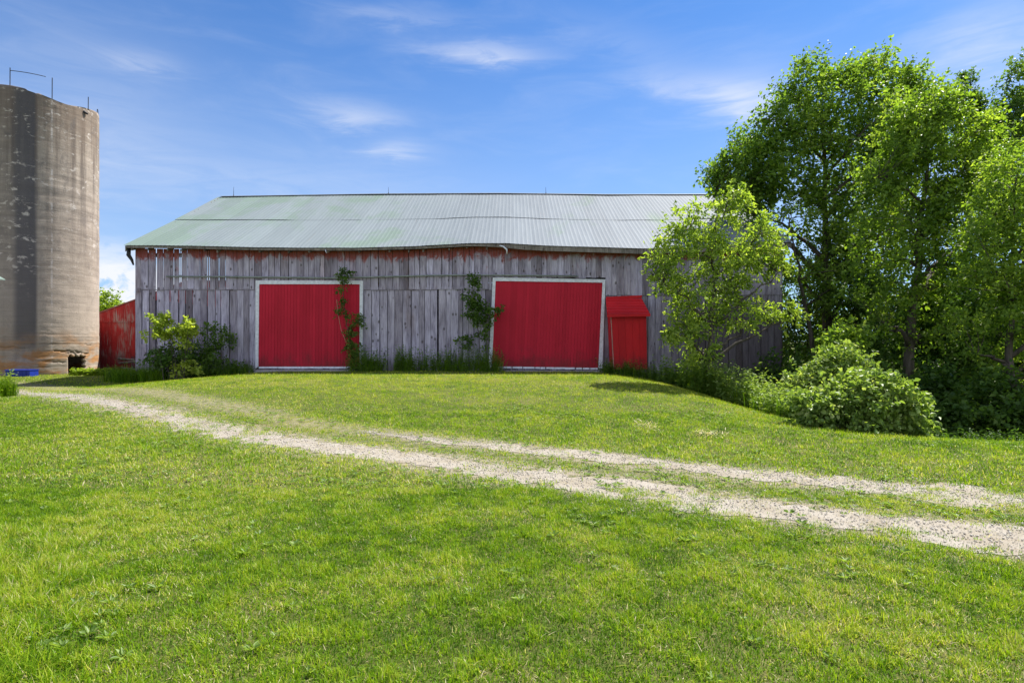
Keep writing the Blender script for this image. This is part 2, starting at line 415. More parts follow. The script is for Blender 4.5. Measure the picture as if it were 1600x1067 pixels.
c = t.mix(t.m('MULTIPLY', t.ss(cyn(1.2, 0.5, 1.9, 8, 0.72, 0.6, off=61), 0.50, 0.66), t.m('MULTIPLY_ADD', hi, 0.45, 0.2)), c, (0.14, 0.125, 0.115))
# dark run-off streak plus painted shade on the face turned from the sun
stain_shade = t.m('MULTIPLY', t.ss(t.m('ADD', ang, t.m('MULTIPLY', t.m('SUBTRACT', streak, 0.5), 0.10)), -0.90, -0.97), t.m('MULTIPLY_ADD', t.ss(ang, -1.34, -1.20), 0.55, 0.45))
stain_shade = t.m('MULTIPLY', stain_shade, t.ss(t.m('ADD', xs[2], t.m('MULTIPLY', blot, 2.0)), 1.6, 3.2))
c = t.mix(t.m('MULTIPLY', stain_shade, 0.86), c, (0.085, 0.083, 0.092))
# pale patches and a pale pour joint
c = t.mix(t.m('MULTIPLY', t.ss(white, 0.56, 0.66), t.m('MULTIPLY', t.ss(xs[2], 3.0, 6.0), 0.75)), c, (0.58, 0.53, 0.47))
jn = t.m('MULTIPLY', t.ss(t.m('ABSOLUTE', t.m('ADD', ang, 0.70)), 0.022, 0.006), t.ss(cyn(1, 1, 3.2, off=30), 0.42, 0.62))
c = t.mix(t.m('MULTIPLY', jn, 0.6), c, (0.60, 0.56, 0.52))
# rusty orange lower courses
lowm = t.m('MULTIPLY', t.ss(t.m('ADD', xs[2], t.m('MULTIPLY', blot, 1.4)), 3.0, 1.5), t.ss(cyn(0.7, 1.6, 1.4, off=21), 0.40, 0.60))
c = t.mix(t.m('MULTIPLY', lowm, 0.85), c, (0.36, 0.17, 0.05))
c = t.mix(t.m('MULTIPLY', t.ss(cyn(0.6, 3.0, 1.3, 7, off=44), 0.62, 0.72), t.m('MULTIPLY', t.ss(xs[2], 1.9, 1.2), 0.6)), c, (0.10, 0.05, 0.025))
c = t.mix(t.m('MULTIPLY', t.ss(fine, 0.52, 0.72), 0.55), c, (0.16, 0.14, 0.12))
p = t.n('ShaderNodeBsdfPrincipled', {'Base Color': c, 'Roughness': 0.92, 'Specular IOR Level': 0.15, 'Normal': bump(t, t.m('ADD', lay, t.m('MULTIPLY', fine, 0.5)), 0.5, 0.03)})
out(t, p); CONC = m

# ------------------------------------------------------------------ ground
def gz(x, y):
    x = np.asarray(x, float); y = np.asarray(y, float)
    mound = 0.43 * S(y, 8.5, 19.5) * S(x, -15.5, -8.5) * (1 - S(x, 2.6, 7.4) * S(y, 9, 15))
    drop = -1.15 * S(x, 4.6, 10.2) * S(y, 8.4, 13.5)
    micro = 0.03 * (fbm(x * 0.35, y * 0.35, 3, 2) - 0.5) * S(60 - np.abs(x), 0, 10)
    return mound + drop + micro


gx = np.concatenate((-np.geomspace(2600, 34, 12), np.arange(-30, 30.01, 0.25), np.geomspace(34, 2600, 12)))
gy = np.concatenate((-np.geomspace(2600, 12, 10), np.arange(-8, 46.01, 0.25), np.geomspace(50, 2600, 12)))
GX, GY = np.meshgrid(gx, gy); nx, ny = len(gx), len(gy)
V = np.stack((GX, GY, gz(GX, GY)), -1).reshape(-1, 3)
ii = np.arange(nx * ny).reshape(ny, nx)
F = np.stack((ii[:-1, :-1], ii[:-1, 1:], ii[1:, 1:], ii[1:, :-1]), -1).reshape(-1, 4)
GV, GF = V, F

# wheel tracks
RUT = np.array([(-30, 26.0), (-20, 20.6), (-15.8, 18.0), (-11.2, 14.6), (-7.2, 11.65), (-5.1, 10.0), (-3.5, 8.95), (-1.3, 7.75), (0.38, 6.75), (1.9, 5.75), (2.87, 5.12), (4.1, 4.56), (7, 3.4), (12, 1.6)], float)


def resample(P, step):
    d = np.r_[0, np.cumsum(np.linalg.norm(np.diff(P, axis=0), axis=1))]
    s = np.arange(0, d[-1], step); Q = np.stack((np.interp(s, d, P[:, 0]), np.interp(s, d, P[:, 1])), 1)
    k = np.ones(15) / 15
    Qp = np.pad(Q, ((7, 7), (0, 0)), 'edge'); Q = np.stack((np.convolve(Qp[:, 0], k, 'valid'), np.convolve(Qp[:, 1], k, 'valid')), 1)
    T = norm(np.gradient(Q, axis=0)); return Q, T, np.stack((-T[:, 1], T[:, 0]), 1)


NQ, NTan, NN = resample(RUT, 0.1)
FQ = NQ + NN * (1.40 + 0.12 * np.sin(NQ[:, :1] * 0.5))
FN = NN


def rut_width(Q, far):
    n = vnoise(Q[:, 0] * 1.1, Q[:, 1] * 1.1, 5 + far)
    wd = 0.62 + 0.36 * (n - 0.5)
    if far: wd = (0.32 + 0.70 * n) * S(Q[:, 0], -2.8, 1.0) + 0.05
    else: wd = wd * (0.55 + 0.45 * S(Q[:, 0], -13, -3)) * S(Q[:, 0], -19.5, -15.0) + 0.02
    return np.clip(wd, 0.04, 2)


def track(name, Q, N, wd, seed):
    k = 9; us = np.linspace(-0.5, 0.5, k)
    e1 = (fbm(Q[:, 0] * 3.2, Q[:, 1] * 3.2, seed, 4) - 0.5) * 0.80; e2 = (fbm(Q[:, 0] * 3.2, Q[:, 1] * 3.2, seed + 9, 4) - 0.5) * 0.80
    rows = []
    for u in us:
        off = u * wd + np.where(u > 0, e1, e2) * abs(u) * 2 * np.minimum(1, wd / 0.5)
        p = Q + N * off[:, None]
        rows.append(np.column_stack((p, gz(p[:, 0], p[:, 1]) + 0.005)))
    V = np.stack(rows, 1); n = len(Q); idx = np.arange(n * k).reshape(n, k)
    F = np.stack((idx[:-1, :-1], idx[1:, :-1], idx[1:, 1:], idx[:-1, 1:]), -1).reshape(-1, 4)
    return tag(raw(name, V.reshape(-1, 3), F, GRAVEL, smooth=True), kind='structure')


wN, wF = rut_width(NQ, 0), rut_width(FQ, 1)
selN = (NQ[:, 0] > -19.5) & (NQ[:, 0] < 11.5); selF = (FQ[:, 0] > -2.4) & (FQ[:, 0] < 11.5)
track('gravel_track', NQ[selN], NN[selN], wN[selN], 1)
track('gravel_track', FQ[selF], FN[selF], wF[selF], 4)


def rut_dist(x, y):
    """signed across-distance from the near wheel rut (positive = barn side), local widths"""
    best = np.full(x.shape, 1e9); sgn = np.zeros(x.shape); ind = np.zeros(x.shape, int)
    for j in range(0, len(NQ), 4):
        dx, dy = x - NQ[j, 0], y - NQ[j, 1]; d = dx * dx + dy * dy
        b = d < best; best = np.where(b, d, best); ind = np.where(b, j, ind)
    dx, dy = x - NQ[ind, 0], y - NQ[ind, 1]
    return dx * NN[ind, 0] + dy * NN[ind, 1], ind


fx, fy = GV[:, 0], GV[:, 1]
near_ = (np.abs(fx) < 29) & (fy > -6) & (fy < 30); dust = np.zeros(len(GV))
sgd, ind_ = rut_dist(fx[near_], fy[near_])
dust[near_] = np.maximum(1 - S(np.abs(sgd), 0.38, 0.85), (1 - S(np.abs(sgd - 1.4), 0.25, 0.7)) * (0.55 + 0.45 * S(FQ[ind_, 0], -3, 1)))
tag(raw('lawn_ground', GV, GF, SOIL, tone=dust, smooth=True), kind='structure')

# stones in the tracks
rng = np.random.default_rng(3)
def stones(n):
    pr = np.where(selN, 1.0 / np.maximum(NQ[:, 1], 3) ** 1.3, 0); pr /= pr.sum()
    j = rng.choice(len(NQ), n, p=pr); far = rng.random(n) < 0.42
    wd = np.where(far, wF[j], wN[j]); keep = ~far | (FQ[j, 0] > -2.6)
    c = np.where(far[:, None], FQ[j], NQ[j]); off = rng.normal(0, 0.40, n) * (wd + 0.16)
    p = c + NN[j] * off[:, None] + NTan[j] * rng.uniform(-0.1, 0.1, (n, 1))
    p = p[keep]; n = len(p)
    s = 0.0030 + 0.0070 * rng.random(n) ** 3 + 0.0007 * p[:, 1] * rng.random(n)
    base = np.array([(1, 0, 0), (0, 1, 0), (-1, 0, 0), (0, -1, 0), (0, 0, 0.75), (0, 0, -0.5)], float)
    fac = np.array([(0, 1, 4), (1, 2, 4), (2, 3, 4), (3, 0, 4), (1, 0, 5), (2, 1, 5), (3, 2, 5), (0, 3, 5)])
    Vv = base[None] * rng.uniform(0.6, 1.35, (n, 6, 3)); a = rng.uniform(0, 6.28, n)
    ca, sa = np.cos(a)[:, None], np.sin(a)[:, None]
    X = (Vv[..., 0] * ca - Vv[..., 1] * sa) * s[:, None]; Y = (Vv[..., 0] * sa + Vv[..., 1] * ca) * s[:, None]; Z = Vv[..., 2] * s[:, None]
    V = np.stack((X + p[:, :1], Y + p[:, 1:], Z + (gz(p[:, 0], p[:, 1]) + 0.012)[:, None]), -1)
    F = fac[None] + 6 * np.arange(n)[:, None, None]
    tone = np.repeat(np.clip(rng.normal(0.52, 0.25, n), 0, 1), 6)
    return V.reshape(-1, 3), F.reshape(-1, 3), tone
V, F, tn = stones(42000)
tag(raw('gravel', V, F, STONE, tone=tn), 'loose pale gravel lying in the wheel tracks of the driveway', 'gravel', kind='stuff')


# ------------------------------------------------------------------ grass
def blades(p, L, wd, lean, tone, seed, z0=None, tri=False, bend=0.55):
    """p (n,2) feet; returns V,F,tone of curved blades"""
    r = np.random.default_rng(seed); n = len(p)
    a = r.uniform(0, 2 * math.pi, n); d = np.stack((np.cos(a), np.sin(a)), 1)
    b = a + math.pi / 2 + r.normal(0, 0.5, n); s = np.stack((np.cos(b), np.sin(b)), 1) * (wd / 2)[:, None]
    z = gz(p[:, 0], p[:, 1]) if z0 is None else z0
    B = np.column_stack((p, z - 0.004)); W = np.column_stack((s, np.zeros(n)))
    def along(f, ang): return B + np.column_stack((d * (np.sin(ang) * f * L)[:, None], np.cos(ang) * f * L))
    tip = along(1.0, lean)
    if tri:
        V = np.stack((B - W, B + W, tip), 1); F = np.array([[0, 1, 2]])
    else:
        mid = along(0.55, lean * bend)
        V = np.stack((B - W, B + W, mid + W * 0.8, mid - W * 0.8, tip), 1); F = np.array([[0, 1, 2], [0, 2, 3], [3, 2, 4]])
    k = V.shape[1]
    F = F[None] + k * np.arange(n)[:, None, None]
    return V.reshape(-1, 3), F.reshape(-1, 3), np.repeat(tone, k)


def lawn(n, y0, y1, L0, w0, seed, tri, xm=1.02):
    r = np.random.default_rng(seed)
    y = np.sqrt(r.uniform(y0 * y0, y1 * y1, n)); x = r.uniform(-1, 1, n) * (xm * y + 1.0)
    sgn, ind = rut_dist(x, y)
    clump = fbm(x * 8.5, y * 8.5, 21, 3); patch = fbm(x * 0.55, y * 0.55, 31, 3); mid = fbm(x * 1.9, y * 1.9, 41, 3); grain = fbm(x * 2.6, y * 2.6, 47, 2)
    dn = np.abs(sgn) - wN[ind] / 2; df = np.abs(sgn - 1.40) - wF[ind] / 2
    edge = 0.16 * (clump - 0.5)
    keep = S(dn + edge * 1.3, -0.13, 0.30) * np.where(NQ[ind, 0] > -19, 1, 1); keep = np.maximum(keep, np.where(NQ[ind, 0] < -19, 1, 0))
    isl = S(fbm(x * 3.1, y * 3.1, 77, 3), 0.47, 0.57)
    kf = np.where(FQ[ind, 0] > -2.4, np.maximum(S(df + edge * 2.2, -0.14, 0.30), isl * (0.85 - 0.35 * S(x, 1, 4))), 1.0); kf = np.maximum(kf, 0.9 * (1 - S(FQ[ind, 0], -2.2, 0.6))); keep = np.maximum(keep, 0.85 * isl * np.maximum(S(vnoise(x * 0.7, y * 0.7, 78), 0.45, 0.70), np.exp(-((x - 0.9) / 0.9) ** 2)))
    strip = (sgn > 0) & (sgn < 1.4)
    sparse = np.where(strip, 0.40 + 0.60 * np.maximum(S(mid, 0.42, 0.58), S(x, 1.2, 2.4)), 1.0)
    bare = np.where(strip & (x > -2) & (x < 3.2), S(mid + 0.12, 0.42, 0.62), 1.0)
    dense = (0.78 if y0 < 5 else 0.60) + 0.22 * S(clump, 0.33, 0.55)
    inrut = np.minimum(keep, kf) < 0.95; bare = np.where(isl > 0.5, 1.0, bare)
    ok = r.random(n) < np.maximum(0.02, keep) * np.maximum(0.05, kf) * sparse * bare * dense
    ok &= ~((x > -15.2) & (x < 10.9) & (y > 22.3)); ok &= (x - SILO_C[0]) ** 2 + (y - SILO_C[1]) ** 2 > 6.3
    x, y, clump, patch, mid, sgn, ind, grain = (q[ok] for q in (x, y, clump, patch, mid, sgn, ind, grain)); n = len(x)
    # colour: mostly green, drier in patches, dry strip on the far rut left of the gravel, lusher on the bank
    dry = 0.70 * S(patch, 0.47, 0.70) + 0.60 * S(mid, 0.50, 0.72) * S(9 - y, -3, 3) + 0.15 * S(grain, 0.55, 0.8)
    farstrip = np.exp(-((sgn - 1.4) / 0.34) ** 2) * S(-FQ[ind, 0], -2.5, 1.0); dry = dry + 1.3 * farstrip * S(y, 5, 8)
    dry = dry + 0.45 * np.exp(-((sgn + 0.0) / 0.60) ** 2) + 0.35 * np.exp(-((sgn - 1.4) / 0.7) ** 2)
    bank = S(sgn, 1.9, 3.5); dry = dry * (1 - 0.55 * bank)
    tone = 0.33 + 0.75 * (clump - 0.5) + 0.24 * (grain - 0.5) + r.normal(0, 0.16, n) + 0.16 * dry + 0.25 * bank * S(y, 8, 18) + 0.5 * bank * (vnoise(x * 3.0, y * 2.0, 93) - 0.5)
    straw = r.random(n) < 0.05 + 0.36 * np.clip(dry, 0, 1)
    tone = np.where(straw, r.uniform(0.74, 1.0, n), np.clip(tone, 0, 0.72))
    tall = 0.68 + 0.6 * S(clump, 0.42, 0.72) + 0.25 * (r.random(n) - 0.5)
    tall *= np.where(np.abs(sgn - 0.7) < 1.0, 0.78, 1.0) * (1 - 0.5 * farstrip)
    tall *= 1 + 1.1 * S(-x / y, 0.70, 0.86) * S(6 - y, 0, 2)
    L = L0 * tall * r.uniform(0.6, 1.3, n); wd = w0 * r.uniform(0.7, 1.35, n)
    lean = np.clip(r.normal(0.75, 0.38, n), 0.05, 1.45); lean = np.where(straw, np.clip(lean + 0.35, 0, 1.52), lean)
    return blades(np.stack((x, y), 1), L, wd, lean, tone, seed + 1, tri=tri, bend=np.where(straw, 0.9, 0.55))


parts = [lawn(580000, 0.9, 6.2, 0.050, 0.0044, 11, False), lawn(330000, 6.2, 12.0, 0.060, 0.0076, 12, False),
         lawn(420000, 12.0, 20.0, 0.055, 0.0115, 13, True, 0.98), lawn(170000, 20.0, 32.0, 0.060, 0.021, 14, True, 0.98)]
r = np.random.default_rng(66); n = 90000
y = np.sqrt(r.uniform(1.0, 13.0 ** 2, n)); x = r.uniform(-1, 1, n) * (1.02 * y + 1); sg, _i = rut_dist(x, y)
pt = fbm(x * 1.3, y * 1.3, 91, 4)
ok = (r.random(n) < (S(pt, 0.48, 0.70) * 0.20 + 0.02) * np.where(sg > 1.8, 0.35, 1.0)) & (np.abs(sg - 0.7) > 1.1); x, y = x[ok], y[ok]; n = len(x)
parts.append(blades(np.stack((x, y), 1), r.uniform(0.02, 0.075, n), r.uniform(0.0014, 0.0032, n) * (1 + y / 9), r.uniform(1.25, 1.55, n), r.uniform(0.70, 0.95, n), 67, z0=gz(x, y) + r.uniform(0.015, 0.05, n), bend=0.96))
Vs, Fs, Ts, b = [], [], [], 0
for v, f, tt in parts:
    Vs.append(v); Fs.append(f + b); Ts.append(tt); b += len(v)
tag(raw('lawn_grass', np.concatenate(Vs), np.concatenate(Fs), GRASS, tone=np.concatenate(Ts)), 'mown yellow green lawn grass with dry straw patches', 'grass', kind='stuff')


# ------------------------------------------------------------------ leaves
def leaf_mesh(Pp, D, N, L, W, tone, six=True, fold=0.18, droop=0.15):
    D = norm(D); Sd = norm(np.cross(D, N)); N = np.cross(Sd, D); n = len(Pp)
    L = L[:, None]; W = W[:, None]
    if six:
        V = np.stack((Pp, Pp + D * L * 0.30 + Sd * W * 0.46 + N * W * fold, Pp + D * L * 0.66 + Sd * W * 0.36 + N * W * fold * 0.6, Pp + D * L - N * L * droop,
                      Pp + D * L * 0.66 - Sd * W * 0.36 + N * W * fold * 0.6, Pp + D * L * 0.30 - Sd * W * 0.46 + N * W * fold), 1)
        F = np.array([[0, 1, 3], [1, 2, 3], [0, 3, 5], [3, 4, 5]]); k = 6
    else:
        V = np.stack((Pp, Pp + D * L * 0.45 + Sd * W * 0.5 + N * W * fold, Pp + D * L - N * L * droop, Pp + D * L * 0.45 - Sd * W * 0.5 + N * W * fold), 1)
        F = np.array([[0, 1, 2], [0, 2, 3]]); k = 4
    F = F[None] + k * np.arange(n)[:, None, None]
    return V.reshape(-1, 3), F.reshape(-1, 3), np.repeat(tone, k)


def sprays(C, outd, wind, r, nspr, nleaf, slen, leaf, spread=0.75, up=0.25, six=False, aspect=0.62, tonev=0.5, hang=0.12, nrand=0.85):
    """leafy sprigs round every cluster centre C; returns a leaf mesh"""
    nc = len(C)
    c = np.repeat(C, nspr, 0); o = np.repeat(outd, nspr, 0); ctone = np.repeat(r.normal(0, 0.13, nc), nspr)
    d = norm(o * 0.6 + wind + r.normal(0, spread, c.shape) + np.array((0, 0, up)))
    ln = slen * r.uniform(0.5, 1.25, len(c)); st = c + r.normal(0, slen * 0.28, c.shape)
    q = np.repeat(np.arange(len(c)), nleaf); n = len(q)
    tt = (np.tile(np.arange(nleaf), len(c)) + r.random(n)) / nleaf
    dd = d[q]
    P = st[q] + dd * (ln[q] * tt)[:, None] - np.array((0, 0, 1)) * (hang * ln[q] * tt ** 2)[:, None] + r.normal(0, leaf * 0.35, (n, 3))
    side = norm(np.cross(dd, r.normal(0, 1, (n, 3))))
    D = dd * 0.55 + side * 0.75 + wind * 0.5 - np.array((0, 0, 0.25)); N = np.array((0, 0, 0.75)) + r.normal(0, nrand, (n, 3))
    L = leaf * r.uniform(0.65, 1.25, n); tone = np.clip(tonev + ctone[q] + r.normal(0, 0.17, n), 0, 1)
    return leaf_mesh(P, D, N, L, L * aspect * r.uniform(0.8, 1.15, n), tone, six)


def lobes_px(depth, rows, ry=None, dz=0.0):
    """crown lobes given where they stand in the view: px, py, half width, half height, clusters (and a depth offset)"""
    L = []
    for row in rows:
        px, py, rx, rz, n = row[:5]; d = depth + (row[5] if len(row) > 5 else 0)
        c = at(px, py, d); k = d / LENS_PX
        L.append((c, np.array((rx * k, (ry or 0.9) * (rx + rz) / 2 * k, rz * k)), n))
    return L


def clusters(lobes, r):
    C, O = [], []
    for c, rad, n in lobes:
        v = norm(r.normal(0, 1, (n, 3))); q = r.random(n)[:, None] ** (1 / 2.4) * np.where(r.random((n, 1)) < 0.16, 1.33, 1.0)
        C.append(c + v * rad * q); O.append(norm(v * q + np.array((0, 0, 0.15))))
    return np.concatenate(C), np.concatenate(O)


def bez(a, b, c, n):
    t_ = np.linspace(0, 1, n)[:, None]
    return (1 - t_) ** 2 * a + 2 * t_ * (1 - t_) * b + t_ ** 2 * c


def tree(name, label, cat, base, top, r0, lobes, leaf, seed, lmat, wind=(0, 0, 0), nlimb=12, nspr=7, nleaf=9, slen=0.55, group=None, six=False,
         spread=0.75, aspect=0.62, hang=0.12, trunks=None, tonev=0.5, up=0.25, zlow=0.25, mid=None, dens=2.0):
    r = np.random.default_rng(seed); base = np.array(base, float); top = np.array(top, float); wind = np.array(wind, float)
    group = group or {'maple_tree': 'maples of the tree row right of the barn', 'understorey_tree': 'dark understorey trees of the tree row'}.get(name)
    th = thing(name, tuple(base), label, cat, group)
    C, O = clusters([(c_, q_ * 1.04, max(3, int(n_ * dens * 0.60))) for c_, q_, n_ in lobes], r); nspr = int(nspr * 1.3)
    ctrl = np.array(mid, float) if mid is not None else (base + top) / 2 + np.array((r.normal(0, .15), r.normal(0, .15), 0))
    tr = bez(base, ctrl, top, 16); tr[2:-1] += r.normal(0, 0.035, (13, 3)) * np.array((1, 1, 0)); h = top[2] - base[2]
    rad = r0 * (1 - 0.88 * np.linspace(0, 1, 16) ** 0.9); rad[0] *= 1.45; rad[1] *= 1.12
    mb = MB(); mb.tube(tr, rad, 10)
    nodes = [tr[4:]]; nrad = [rad[4:]]
    pick = [int(r.integers(len(C)))]; dist = np.linalg.norm(C - C[pick[0]], axis=1)
    for _ in range(min(nlimb, len(C)) - 1):
        k = int(np.argmax(dist)); pick.append(k); dist = np.minimum(dist, np.linalg.norm(C - C[k], axis=1))
    for k in pick:
        e = C[k]; hd = np.hypot(e[0] - tr[:, 0], e[1] - tr[:, 1])
        zt = np.clip(e[2] - 0.75 * hd.min(), base[2] + zlow * h, top[2] - 0.05 * h); i = int(np.argmin(abs(tr[:, 2] - zt))); i = max(2, min(14, i))
        a = tr[i]; b = a * 0.45 + e * 0.55 + np.array((0, 0, 0.12 * np.linalg.norm(e - a))) + r.normal(0, 0.18, 3)
        pl = bez(a, b, e, 9); pl[1:-1] += r.normal(0, 0.05, (7, 3)); rr = np.linspace(min(rad[i] * 0.72, 0.06 + 0.026 * np.linalg.norm(e - a)), 0.012, 9)
        mb.tube(pl, rr, 6); nodes.append(pl[2:]); nrad.append(rr[2:])
    Nn = np.concatenate(nodes); Nr = np.concatenate(nrad)
    for i in range(len(C)):
        e = C[i]; d = Nn - e; cost = np.linalg.norm(d, axis=1) + 0.7 * np.maximum(0, d[:, 2] + 0.2); k = int(np.argmin(cost)); a = Nn[k]
        ln = np.linalg.norm(e - a)
        if ln < 0.05: continue
        pl = bez(a, (a + e) / 2 + r.normal(0, 0.10 * ln, 3) + np.array((0, 0, 0.08 * ln)), e + O[i] * slen * 0.4, 5)
        mb.tube(pl, np.linspace(min(Nr[k] * 0.8, 0.012 + 0.009 * ln), 0.004, 5), 4, cap=False)
    mb.build('trunk', BARK, th, smooth=True)
    v, f, tt = sprays(C, O, wind, r, nspr, nleaf, slen, leaf, spread, up, six, aspect, tonev, hang)
    raw('crown', v, f, lmat, th, tone=tt)
    return th


def bush(name, label, cat, base, lobes, leaf, seed, lmat, nspr=6, nleaf=8, slen=0.35, six=True, stems=9, aspect=0.7, group=None, tonev=0.5, up=0.35, hang=0.25):
    r = np.random.default_rng(seed); base = np.array(base, float)
    group = group or {'thicket': 'shaded thickets under the tree row', 'shrub': 'shrubs at the left end of the barn wall'}.get(name)
    th = thing(name, tuple(base), label, cat, group)
    C, O = clusters(lobes, r)
    C[:, 2] = np.maximum(C[:, 2], gz(C[:, 0], C[:, 1]) + 0.06)
    mb = MB()
    for i in r.permutation(len(C))[:max(stems, len(C) // 4)]:
        e = C[i]; xy = base[:2] * 0.55 + e[:2] * 0.45 + r.normal(0, 0.08, 2); a = np.array((xy[0], xy[1], float(gz(xy[0], xy[1])) - 0.03))
        pl = bez(a, a * 0.5 + e * 0.5 + np.array((0, 0, 0.2 * np.linalg.norm(e - a))), e, 7); mb.tube(pl, np.linspace(0.014, 0.004, 7), 5, cap=False)
    mb.build('stems', BARK, th, smooth=True)
    v, f, tt = sprays(C, O, np.zeros(3), r, nspr, nleaf, slen, leaf, 0.8, up, six, aspect, tonev, hang)
    raw('foliage', v, f, lmat, th, tone=tt)
    return th


def weeds(name, label, spots, hgt, leaf, seed, lmat, ns, nleaf=14, group=None, tonev=0.45, grassy=0, cat='weeds', aspect=0.36):
    """upright stems with leaves; spots = list of (x, y, rx, ry, n weight)"""
    r = np.random.default_rng(seed); wgt = np.array([s_[4] for s_ in spots], float); wgt /= wgt.sum()
    k = r.choice(len(spots), ns, p=wgt); sp = np.array([s_[:4] for s_ in spots])[k]
    xy = sp[:, :2] + norm(r.normal(0, 1, (ns, 2))) * np.sqrt(r.random((ns, 1))) * sp[:, 2:4]
    z = gz(xy[:, 0], xy[:, 1]); b = (float(xy[:, 0].mean()), float(xy[:, 1].mean()), float(z.mean()))
    group = group or {'weed_clump': 'weed clumps round the barn and along the bank', 'grass_clump': 'tall grass clumps at the left'}.get(name)
    th = thing(name, b, label, cat, group)
    H = hgt * r.uniform(0.45, 1.15, ns); tilt = r.normal(0, 0.16, (ns, 2))
    A = np.column_stack((xy, z - 0.02)); E = A + np.column_stack((tilt * H[:, None], H))
    mb = MB()
    for i in range(ns): mb.tube(bez(A[i], (A[i] + E[i]) / 2 + r.normal(0, .02, 3), E[i], 4), np.linspace(0.006, 0.002, 4), 3, cap=False)
    mb.build('stems', lmat, th)
    q = np.repeat(np.arange(ns), nleaf); n = len(q); tt = 0.12 + 0.88 * (np.tile(np.arange(nleaf), ns) + r.random(n)) / nleaf
    P = A[q] + (E[q] - A[q]) * tt[:, None]; a = r.uniform(0, 6.28, n)
    D = np.column_stack((np.cos(a), np.sin(a), r.normal(0.25, 0.35, n))); N = np.array((0, 0, 1.0)) + r.normal(0, 0.4, (n, 3))
    L = leaf * r.uniform(0.6, 1.3, n) * (1.15 - 0.5 * tt); tone = np.clip(tonev + r.normal(0, 0.16, n), 0, 1)
    v, f, tn = leaf_mesh(P, D, N, L, L * aspect, tone, True)
    raw('foliage', v, f, lmat, th, tone=tn)
    if grassy:
        k = r.integers(0, ns, grassy); p = xy[k] + r.normal(0, 0.10, (grassy, 2))
        v, f, tn = blades(p, hgt * r.uniform(0.35, 0.85, grassy), np.full(grassy, 0.012), np.clip(r.normal(0.4, 0.25, grassy), 0, 1.2), np.clip(r.normal(0.25, 0.15, grassy), 0, 0.8), seed + 5)
        raw('grass_blades', v, f, GRASS, th, tone=tn)
    return th


# ------------------------------------------------------------------ the barn
WY = 22.90                                   # front wall plane
KW = LENS_PX / WY
def wx(px): return (px - 800) / KW
def wz(py): return CAM_H + (533 - py) / KW
EY, RY, BY = 22.45, 29.70, 36.95             # eave, ridge, back eave
E_PX = np.array([(193, 383), (300, 384.5), (400, 387), (550, 387.5), (650, 385), (735, 380.5), (790, 380.5), (850, 384), (1000, 388.5), (1060, 387.5), (1240, 378.5)], float)
R_PX = np.array([(345, 308.5), (600, 304.5), (780, 303.5), (950, 305.5), (1135, 305)], float)
EX, EZ = (E_PX[:, 0] - 800) * EY / LENS_PX, CAM_H + (533 - E_PX[:, 1]) * EY / LENS_PX
RX, RZ = (R_PX[:, 0] - 800) * RY / LENS_PX, CAM_H + (533 - R_PX[:, 1]) * RY / LENS_PX
def ez(x): return np.interp(x, EX, EZ)
def rz(x): return np.interp(x, RX, RZ)
BX0, BX1 = -15.12, 10.87
RX0, RX1 = -15.34, 11.10

barn = thing('barn', (-2.1, WY, 0.3), 'long grey weathered board barn with pale metal roof and two big red doors', 'barn')
rb = random.Random(5)


def boards(mb, x0, x1, zlo, zhi, y, wlo, whi, gap=0.008, jit=0.012, zj=0.02, gaps=(), thick=0.026, lean=0.006):
    """vertical boards of uneven width standing on the wall plane; gaps = list of (x, width) left open"""
    x = x0; cuts = sorted(gaps)
    while x < x1 - 0.02:
        wd = rb.uniform(wlo, whi); xe = min(x + wd, x1); g = rb.uniform(0.3, 1.0) * gap
        for cx, cw in cuts:
            if x < cx < xe + 0.06:
                xe = cx - cw / 2; g = cw; break
        if xe - x > 0.02:
            lo = (zlo(x) if callable(zlo) else zlo) + rb.uniform(-zj, zj); xm = (x + xe) / 2
            hi0, hi1 = ((zhi(x), zhi(xe)) if callable(zhi) else (zhi, zhi)); yy = y - rb.uniform(0, jit); d = rb.uniform(-lean, lean)
            y2 = yy - rb.uniform(-0.004, 0.008)
            tone = min(1, max(0, rb.gauss(0.5, 0.2)))
            mb.add([(x + d, yy, lo), (xe + d, y2, lo), (xe + d, y2 + thick, lo), (x + d, yy + thick, lo), (x, yy, hi0), (xe, y2, hi1), (xe, y2 + thick, hi1), (x, yy + thick, hi0)],
                   [(3, 2, 1, 0), (4, 5, 6, 7), (0, 1, 5, 4), (1, 2, 6, 5), (2, 3, 7, 6), (3, 0, 4, 7)], tone)
        x = xe + g


def wall_base(x): return float(gz(x, WY - 0.2)) - 0.25

mb = MB()
ZS = wz(452); ZS2 = wz(461)
top = lambda x: float(ez(x)) - 0.05
boards(mb, wx(222), wx(768), lambda x: ZS, top, WY - 0.036, 0.17, 0.31, gap=0.030,
       gaps=[(wx(245), 0.05), (wx(272.5), 0.022), (wx(283.5), 0.045), (wx(317), 0.016), (wx(328), 0.020), (wx(343), 0.035), (wx(371), 0.018), (wx(380.5), 0.02), (wx(707), 0.02)])
boards(mb, wx(768), wx(946), lambda x: wz(434), top, WY - 0.036, 0.18, 0.30, gap=0.014)
boards(mb, wx(946), BX1, lambda x: ZS2, top, WY - 0.036, 0.18, 0.30, gap=0.010)
boards(mb, BX0 + 0.26, wx(683), wall_base, ZS + 0.10, WY, 0.18, 0.32, gap=0.046, jit=0.026)
boards(mb, wx(683), wx(770), wall_base, ZS + 0.10, WY, 0.14, 0.30, gap=0.03, jit=0.016, gaps=[(wx(684.5), 0.055)])
boards(mb, wx(770), BX1, wall_base, ZS2 + 0.10, WY, 0.18, 0.30, gap=0.030, jit=0.02)
